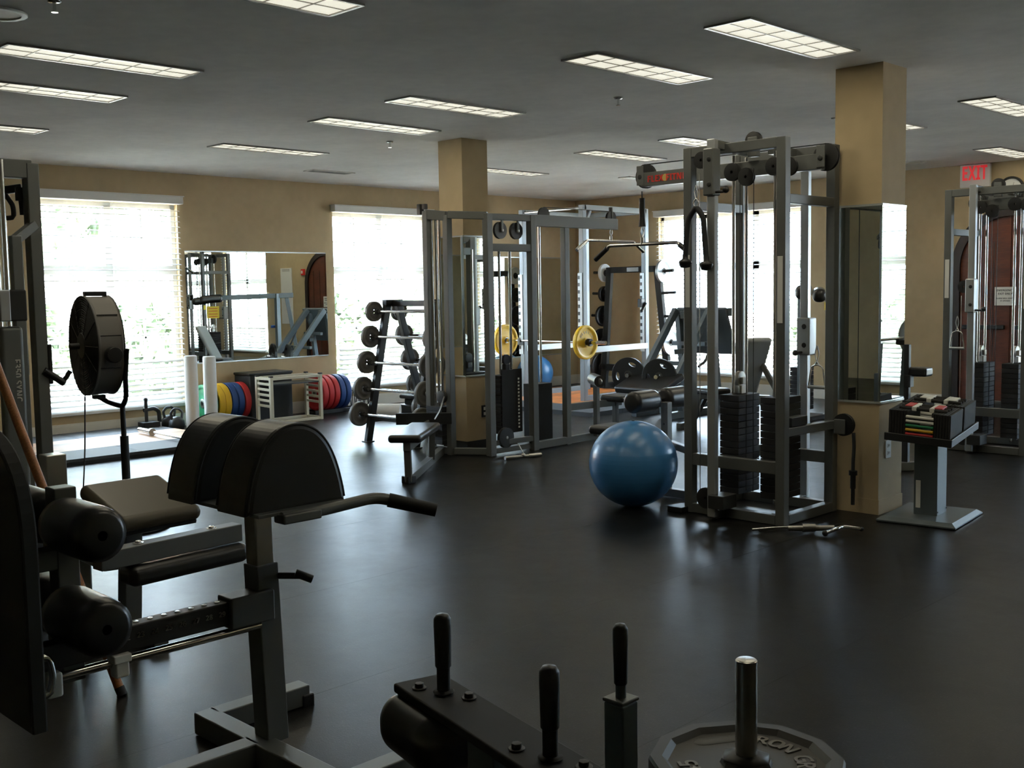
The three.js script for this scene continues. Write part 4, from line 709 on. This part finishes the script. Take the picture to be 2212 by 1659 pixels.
// ================================================================ power rack in the corner
{
  const p = thing('rack_platform', 'orange wood lifting platform with black rubber border under the power rack', 'platform', [11.5, 0, -10.2]);
  for (let k = 0; k < 4; k++) part(p, 'wood_panel', wbox(10.55 + k * .5, 11.047 + k * .5, 0, .055, -11.3, -9.1), M.wood); part(p, 'rubber_border', [wbox(9.95, 10.546, 0, .055, -11.3, -8.6)], M.rubberPad); part(p, 'rubber_border', wbox(10.55, 12.548, 0, .055, -9.096, -8.6), M.rubberPad);
  const t = thing('power_rack', 'silver power rack with punched uprights in the room corner', 'rack', [11.6, .055, -10.15]), X0 = 10.98, X1 = 12.30, Z0 = -10.70, Z1 = -9.60, H = 2.64, y0 = .055, s = M.rackSilver;
  for (const x of [X0, X1]) for (const z of [Z0, Z1]) {
    const u = part(t, 'upright', bar([x, y0, z], [x, H, z], .075), s);
    const strip = part(t, 'punched_strip', wbox(x - .046, x - .038, .65, 1.75, z - .055, z + .02), M.silver, 'bright punched hole strip');
    for (let k = 0; k < 11; k++) part(strip, 'slot', wbox(x - .0475, x - .0455, .72 + k * .095, .765 + k * .095, z - .052, z - .018), M.black);
    void u;
  }
  for (const z of [Z0, Z1]) { part(t, 'top_beam', bar([X0, H - .035, z], [X1, H - .035, z], .075), s); part(t, 'base_beam', bar([X0, y0 + .035, z], [X1, y0 + .035, z], .07), s); part(t, 'safety_bar', bar([X0, .73, z + .02], [X1, .73, z + .02], .045, .08), M.silver); }
  for (const y of [H - .035]) part(t, 'top_beam', bar([X1, y, Z0], [X1, y, Z1], .075), s); part(t, 'gusset', [Z0, Z1].map((z) => bar([X0 + .02, H - .30, z], [X0 + .16, H - .05, z], .04)), s);
  part(t, 'pull_up_bar', rod([X0, H - .04, Z0], [X0, H - .04, Z1], .017), M.chrome);
  part(t, 'bar_hook', [Z0, Z1].map((z) => [rbox(X0 - .06, .80, z, .10, .05, .05), rbox(X0 - .105, .83, z, .015, .10, .05)]).flat(), M.frameDark);
  part(t, 'spotter_hook', [rbox(X1 - .09, 1.33, Z1, .08, .12, .07), rod([X1 - .12, 1.22, Z1 + .03], [X1 - .05, 1.33, Z1 + .05], .02)], M.black);
  const b = thing('loaded_barbell', 'barbell racked in the power rack', 'barbell', [10.9, .84, -10.2]);
  part(b, 'shaft', rod([10.9, .84, -11.0], [10.9, .84, -9.36], .0145), M.chrome); part(b, 'sleeve', rod([10.9, .84, -9.6], [10.9, .84, -9.15], .025), M.chrome); part(b, 'sleeve', rod([10.9, .84, -10.9], [10.9, .84, -11.3], .025), M.chrome);
  part(b, 'collar', [rod([10.9, .84, -9.46], [10.9, .84, -9.40], .05, .05, 8)], M.black);
  [[-9.50, 'yellow bumper plate on the barbell end toward the room'], [-10.99, 'yellow bumper plate on the barbell end toward the mirror']].forEach(([z, l], i) => {
    const q = thing('yellow_bumper_plate', l, 'bumper plate', [10.9, .84, z]); part(q, 'plate_body', plateParts(q, .225, .06, 0, 'z', [10.9, .84, z]), M.yellow); part(q, 'hub', ring([10.9, .84, z], .026, .04, .062, 'z', 20), M.steel);
    if (!i) part(q, 'raised_lettering', [...'WERKSAN'].map((ch, k) => text(ch, .035, .002).translate(0, .135, 0).rotateZ(.9 - k * .32).translate(10.9, .84, z + .0135)), M.amber, 'raised maker lettering');
  });
}
// plate tree on the right wall
{
  const t = thing('plate_tree', 'black A-shaped plate rack against the wall beside the wide window', 'rack', [13.0, 0, -10.38]), x = 13.05;
  const top = [-10.86, -9.96], bot = [-11.0, -9.74], H = 1.86;
  top.forEach((z, i) => part(t, 'upright', bar([x, .02, bot[i]], [x, H, z], .07, .10), M.blackMatte)); part(t, 'top_beam', bar([x, H - .04, top[0]], [x, H - .04, top[1]], .07, .09), M.blackMatte); part(t, 'base_beam', bar([x, .33, bot[0]], [x, .33, bot[1]], .07, .10), M.blackMatte);
  part(t, 'name_plate', wbox(x - .04, x - .036, H - .07, H - .01, -10.50, -10.28), M.silver); for (const z of bot) part(t, 'foot', bar([x - .35, .04, z], [x + .3, .04, z], .08), M.blackMatte);
  const rows = [[1.78, [.14, 'w'], [.17, 'c']], [1.46, [.12, 'k'], 0], [1.12, [.16, 'k'], 0], [.74, [.19, 'k'], [.19, 'c']], [.33, [.21, 'k'], 0]];
  rows.forEach(([y, l, r], k) => [[-1, l], [1, r]].forEach(([s, pl]) => {
    const f = y / H, z = s < 0 ? bot[0] + (top[0] - bot[0]) * f : bot[1] + (top[1] - bot[1]) * f;
    part(t, 'peg', rod([x, y, z], [x - .02, y + .01, z + s * .30], .02), M.blackMatte);
    if (!pl) return; const [R, c] = pl, q = thing('rack_weight_plate', `${c === 'w' ? 'white-faced' : c === 'c' ? 'bright silver' : 'black'} plate on the ${['top', 'second', 'third', 'fourth', 'lowest'][k]} peg of the plate rack, ${s < 0 ? 'mirror' : 'window'} side`, 'weight plate', [x, y, z + s * .1]);
    part(q, 'plate_body', plateParts(q, R, .045, 0, 'z', [x, y, z + s * .10]), c === 'k' ? M.black : c === 'w' ? M.foam : M.silver); part(q, 'hub', ring([x, y, z + s * .10], .026, .05, .046, 'z', 20), M.iron);
  }));
}
// leg press before the wide window
{
  const t = thing('leg_press', 'blue-grey plate-loaded leg press standing before the wide window', 'gym machine', [11.0, 0, -7.9]), g = M.bluegray;
  const P = (n, a, b, w = .08, h = w, m = g) => part(t, n, bar(a, b, w, h), m);
  for (const z of [-8.22, -7.72]) { P('base_rail', [10.3, .04, z], [12.0, .04, z]); P('slide_rail', [10.45, .45, z], [11.15, 1.26, z], .06, .09); P('rear_strut', [11.35, .04, z], [11.2, 1.2, z], .07); P('front_strut', [10.6, .04, z], [10.45, .5, z], .07); }
  for (const [a, b] of [[.55, .52], [.78, .75]]) P('cross_tie', [10.3 + a, b + .1, -8.22], [10.3 + a, b + .1, -7.72], .05);
  part(t, 'foot_plate', [rbox(0, 0, 0, .05, .62, .72, .01).rotateZ(.42).translate(11.32, 1.0, -7.88)], g, 'broad blue-grey foot plate'); P('sled_arm', [11.15, 1.2, -8.15], [11.42, 1.23, -7.55], .07, .10); P('sled_arm', [10.95, .75, -8.1], [11.25, .8, -7.7], .06);
  part(t, 'back_pad', rbox(0, 0, 0, .48, .09, .7, .03, 3).rotateZ(.35).translate(10.15, .42, -7.95).translate(.1, 0, 0), M.vinyl); part(t, 'handle', tube([[10.75, .6, -7.60], [10.88, .68, -7.58], [11.02, .95, -7.58], [10.95, 1.0, -7.58]], .016, 24), M.black);
  for (const z of [-8.38, -7.95]) { P('plate_horn_post', [10.45, .05, z + .05], [10.42, .52, z + .05], .06); part(t, 'plate_horn', rod([10.42, .49, z + .05], [10.22, .50, z + .12], .024), M.chrome); }
  [[-8.34, 'black three-hole plate on the leg press horn nearer the power rack'], [-7.88, 'black three-hole plate on the leg press horn nearer the tower']].forEach(([z, l]) => {
    const q = thing('grip_weight_plate', l, 'weight plate', [10.33, .5, z + .02]), R = .205, s = new THREE.Shape(); s.absarc(0, 0, R, 0, Math.PI * 2); const h0 = new THREE.Path(); h0.absarc(0, 0, .026, 0, Math.PI * 2); s.holes.push(h0);
    for (let k = 0; k < 3; k++) { const a = Math.PI / 2 + k * 2.094 - .4, h = new THREE.Path(); h.absellipse(Math.cos(a) * R * .66, Math.sin(a) * R * .66, .055, .028, 0, Math.PI * 2, false, a + Math.PI / 2); s.holes.push(h); }
    part(q, 'plate_body', new THREE.ExtrudeGeometry(s, { depth: .03, bevelEnabled: true, bevelSize: .006, bevelThickness: .006, bevelSegments: 2, curveSegments: 18 }).translate(0, 0, -.015).rotateY(-Math.PI / 2 + .33).translate(10.33, .5, z + .02), M.black); part(q, 'hub', ring([0, 0, 0], .026, .05, .05, 'z', 20).rotateY(-Math.PI / 2 + .33).translate(10.33, .5, z + .02), M.iron);
  });
}
// incline bench, standing calf machine
{
  const t = thing('incline_bench', 'adjustable bench with pale grey backrest raised behind the cable tower', 'exercise bench', [10.0, 0, -6.7]), g = M.frame;
  const P = (n, a, b, w = .06, h = w, m = g) => part(t, n, bar(a, b, w, h), m);
  part(t, 'backrest', rbox(0, 0, 0, .28, .72, .07, .03, 3).rotateX(.50).rotateY(-.5).translate(9.98, .68, -6.38), M.greyVinyl, 'pale grey vinyl backrest'); part(t, 'seat', rbox(0, 0, 0, .28, .07, .42, .03, 3).rotateY(-.3).translate(9.88, .42, -6.85), M.vinyl);
  P('spine', [9.80, .36, -7.1], [10.05, .36, -6.2]); P('leg', [9.82, .03, -7.05], [9.84, .36, -6.95]); P('leg', [10.06, .03, -7.2], [9.9, .36, -6.9], .05); P('leg', [10.05, .03, -6.1], [10.02, .36, -6.3]); P('foot_rail', [9.7, .03, -7.12], [10.1, .03, -7.2]); P('foot_rail', [9.85, .03, -6.1], [10.25, .03, -6.1]); P('back_strut', [10.1, .36, -6.1], [10.05, .72, -6.3], .05);
}
{
  const t = thing('calf_raise_machine', 'blue-grey standing calf machine with black padded shoulder arm', 'gym machine', [10.9, 0, -6.2]), g = M.bluegray;
  const P = (n, a, b, w = .07, h = w, m = g) => part(t, n, bar(a, b, w, h), m);
  P('post', [11.3, .0, -6.55], [11.3, 1.55, -6.55], .08); P('post', [11.65, 0, -6.75], [11.45, 1.52, -6.62], .07); P('arm', [11.55, 1.52, -6.7], [10.35, 1.49, -5.95], .07, .09); P('base_rail', [10.6, .035, -6.1], [11.7, .035, -6.8]); P('base_rail', [11.1, .035, -6.9], [11.5, .035, -6.2]);
  part(t, 'shoulder_pad', along(new RoundedBoxGeometry(.16, .15, .40, 4, .06), V(10.12, 1.46, -5.86), V(10.48, 1.49, -6.05)), M.vinyl, 'black wrapped shoulder pad'); part(t, 'shoulder_pad', along(new RoundedBoxGeometry(.14, .14, .28, 4, .06), V(10.10, 1.43, -5.66), V(10.30, 1.45, -5.78)), M.vinyl, 'black wrapped shoulder pad');
  part(t, 'foot_step', rbox(10.6, .12, -6.1, .4, .05, .3, .01), M.blackMatte); P('foot_riser', [10.6, .03, -6.1], [10.6, .1, -6.1], .1);
  for (let k = 0; k < 10; k++) part(t, 'weight_plate', rbox(11.42, .12 + k * .05, -6.62, .26, .046, .16, .003, 1), M.stack); part(t, 'name_plate', rbox(11.28, .95, -6.5, .2, .05, .02), M.blueRubber, 'blue name plate');
  const y = thing('yellow_tag', 'small yellow caution tag hung on the calf machine arm', 'tag', [10.28, 1.30, -5.72]); part(y, 'tag_plate', rbox(10.30, 1.32, -5.70, .05, .08, .006), M.yellowSign); part(y, 'tie', rod([10.30, 1.36, -5.70], [10.30, 1.42, -5.72], .003, .003, 6), M.black);
}
// bench press past the column, mirrored in the column's bright face
{
  const t = thing('bench_press', 'flat bench press station reflected in the bright column mirror', 'exercise bench', [9.75, 0, -1.9]), g = M.bluegray;
  const P = (n, a, b, w = .07, h = w, m = g) => part(t, n, bar(a, b, w, h), m);
  for (const x of [9.45, 10.05]) { P('upright', [x, .02, -2.0], [x, 1.0, -2.05], .07); P('foot', [x, .035, -2.3], [x, .035, -1.2], .07); part(t, 'bar_cup', rbox(x, .98, -2.0, .08, .05, .10), M.frameDark); }
  P('cross_tie', [9.45, .4, -2.02], [10.05, .4, -2.02], .06); P('bench_leg', [9.75, .02, -1.2], [9.75, .38, -1.2], .07); P('spine', [9.75, .37, -2.0], [9.75, .37, -1.1], .06);
  part(t, 'bench_pad', rbox(9.75, .44, -1.55, .30, .09, 1.15, .035, 3), M.vinyl, 'black vinyl bench pad');
  const b = thing('bench_barbell', 'chrome barbell resting on the bench press uprights', 'barbell', [9.75, 1.02, -2.0]);
  part(b, 'shaft', rod([9.09, 1.02, -1.99], [10.41, 1.02, -1.99], .0145), M.chrome); for (const [a, c] of [[8.68, 9.1], [10.4, 10.82]]) part(b, 'sleeve', rod([a, 1.02, -1.99], [c, 1.02, -1.99], .025), M.chrome);
  [[9.04, 'silver iron plate on the barbell end toward the column'], [10.46, 'silver iron plate on the barbell end toward the windows']].forEach(([x, l]) => { const q = thing('bench_weight_plate', l, 'weight plate', [x, 1.02, -1.99]); part(q, 'plate_body', plateParts(q, .222, .05, 0, 'x', [x, 1.02, -1.99]), M.silver); part(q, 'hub', ring([x, 1.02, -1.99], .026, .05, .052, 'x', 20), M.iron); });
}
// ================================================================ outdoors
struct('ground', [wbox(-40, 60, -.3, -.05, -60, LZ - T - .005), wbox(RX + T + .005, 60, -.3, -.05, LZ - T - .005, 40)], M.concrete, 'pale sunlit paving outside the windows', 'ground');
function bush(x, z, rx, ry, rz, label, cat, y0 = -.05, trunk) {
  const t = thing(trunk ? 'tree' : 'bush', label, cat, [x, y0, z], 'planting outside the windows'); const leaf = [];
  const N = trunk ? 420 : 520, q = new THREE.Quaternion(), m = new THREE.Matrix4();
  for (let i = 0; i < N; i++) {
    const u = rnd() * 2 - 1, a = rnd() * 6.283, r = .72 + rnd() * .3, s = Math.sqrt(1 - u * u), g = new THREE.CircleGeometry((trunk ? .22 : .13) * (.7 + rnd() * .6), 5);
    q.setFromEuler(new THREE.Euler(rnd() * 6, rnd() * 6, rnd() * 6)); m.compose(V(rx * s * Math.cos(a) * r, (trunk || 0) + ry + ry * u * r, rz * s * Math.sin(a) * r), q, V(1, 1, 1)); leaf.push(g.applyMatrix4(m));
  }
  lpart(t, 'foliage', leaf, M.leaf); lpart(t, trunk ? 'trunk' : 'stem', rod([0, 0, 0], [0, (trunk || .2) + ry * .5, 0], trunk ? .16 : .05, trunk ? .1 : .03), M.bark); return t;
}
[[3.0, -16.5, 1.3, .8, .7], [5.9, -16.8, 1.3, .85, .7], [8.8, -17, 1.3, .8, .7], [11.6, -16.6, 1.2, .9, .7], [14.6, -16.8, 1.3, .85, .7]].forEach(([x, z, a, b, c], i) => bush(x, z, a, b, c, ['green hedge bush outside left of the fan window', 'green hedge bush outside behind the drum fan', 'green hedge bush outside between the two windows', 'green hedge bush outside behind the barbell rack', 'green hedge bush outside past the room corner'][i], 'bush'));
[[18, -9.2, 1, .8, 1.6], [18.2, -3.5, 1, .8, 1.6], [18, .8, 1, .8, 1.6]].forEach(([x, z, a, b, c], i) => bush(x, z, a, b, c, ['green bush outside the wide window', 'green bush outside the window past the door', 'green bush outside the farthest window'][i], 'bush'));
bush(9.2, -24, 2.2, 1.6, 2.2, 'leafy tree outside seen through the upper panes', 'tree', -.05, 2.0); bush(16, -26, 2.4, 1.7, 2.4, 'leafy tree farther outside behind the barbell rack window', 'tree', -.05, 2.2);
{
  const t = thing('outbuilding', 'pale low building with tiled roof across the paving', 'building', [6, -.05, -34]);
  part(t, 'walls', wbox(-8, 22, -.05, 2.7, -40, -33), M.stucco); const s = new THREE.Shape(); s.moveTo(-4, 0); s.lineTo(4, 0); s.lineTo(0, 1.5); s.closePath(); part(t, 'roof', new THREE.ExtrudeGeometry(s, { depth: 31, bevelEnabled: false }).rotateY(Math.PI / 2).translate(-8.5, 2.7, -36.5), M.roofTile);
}
renderer.render(scene, camera);
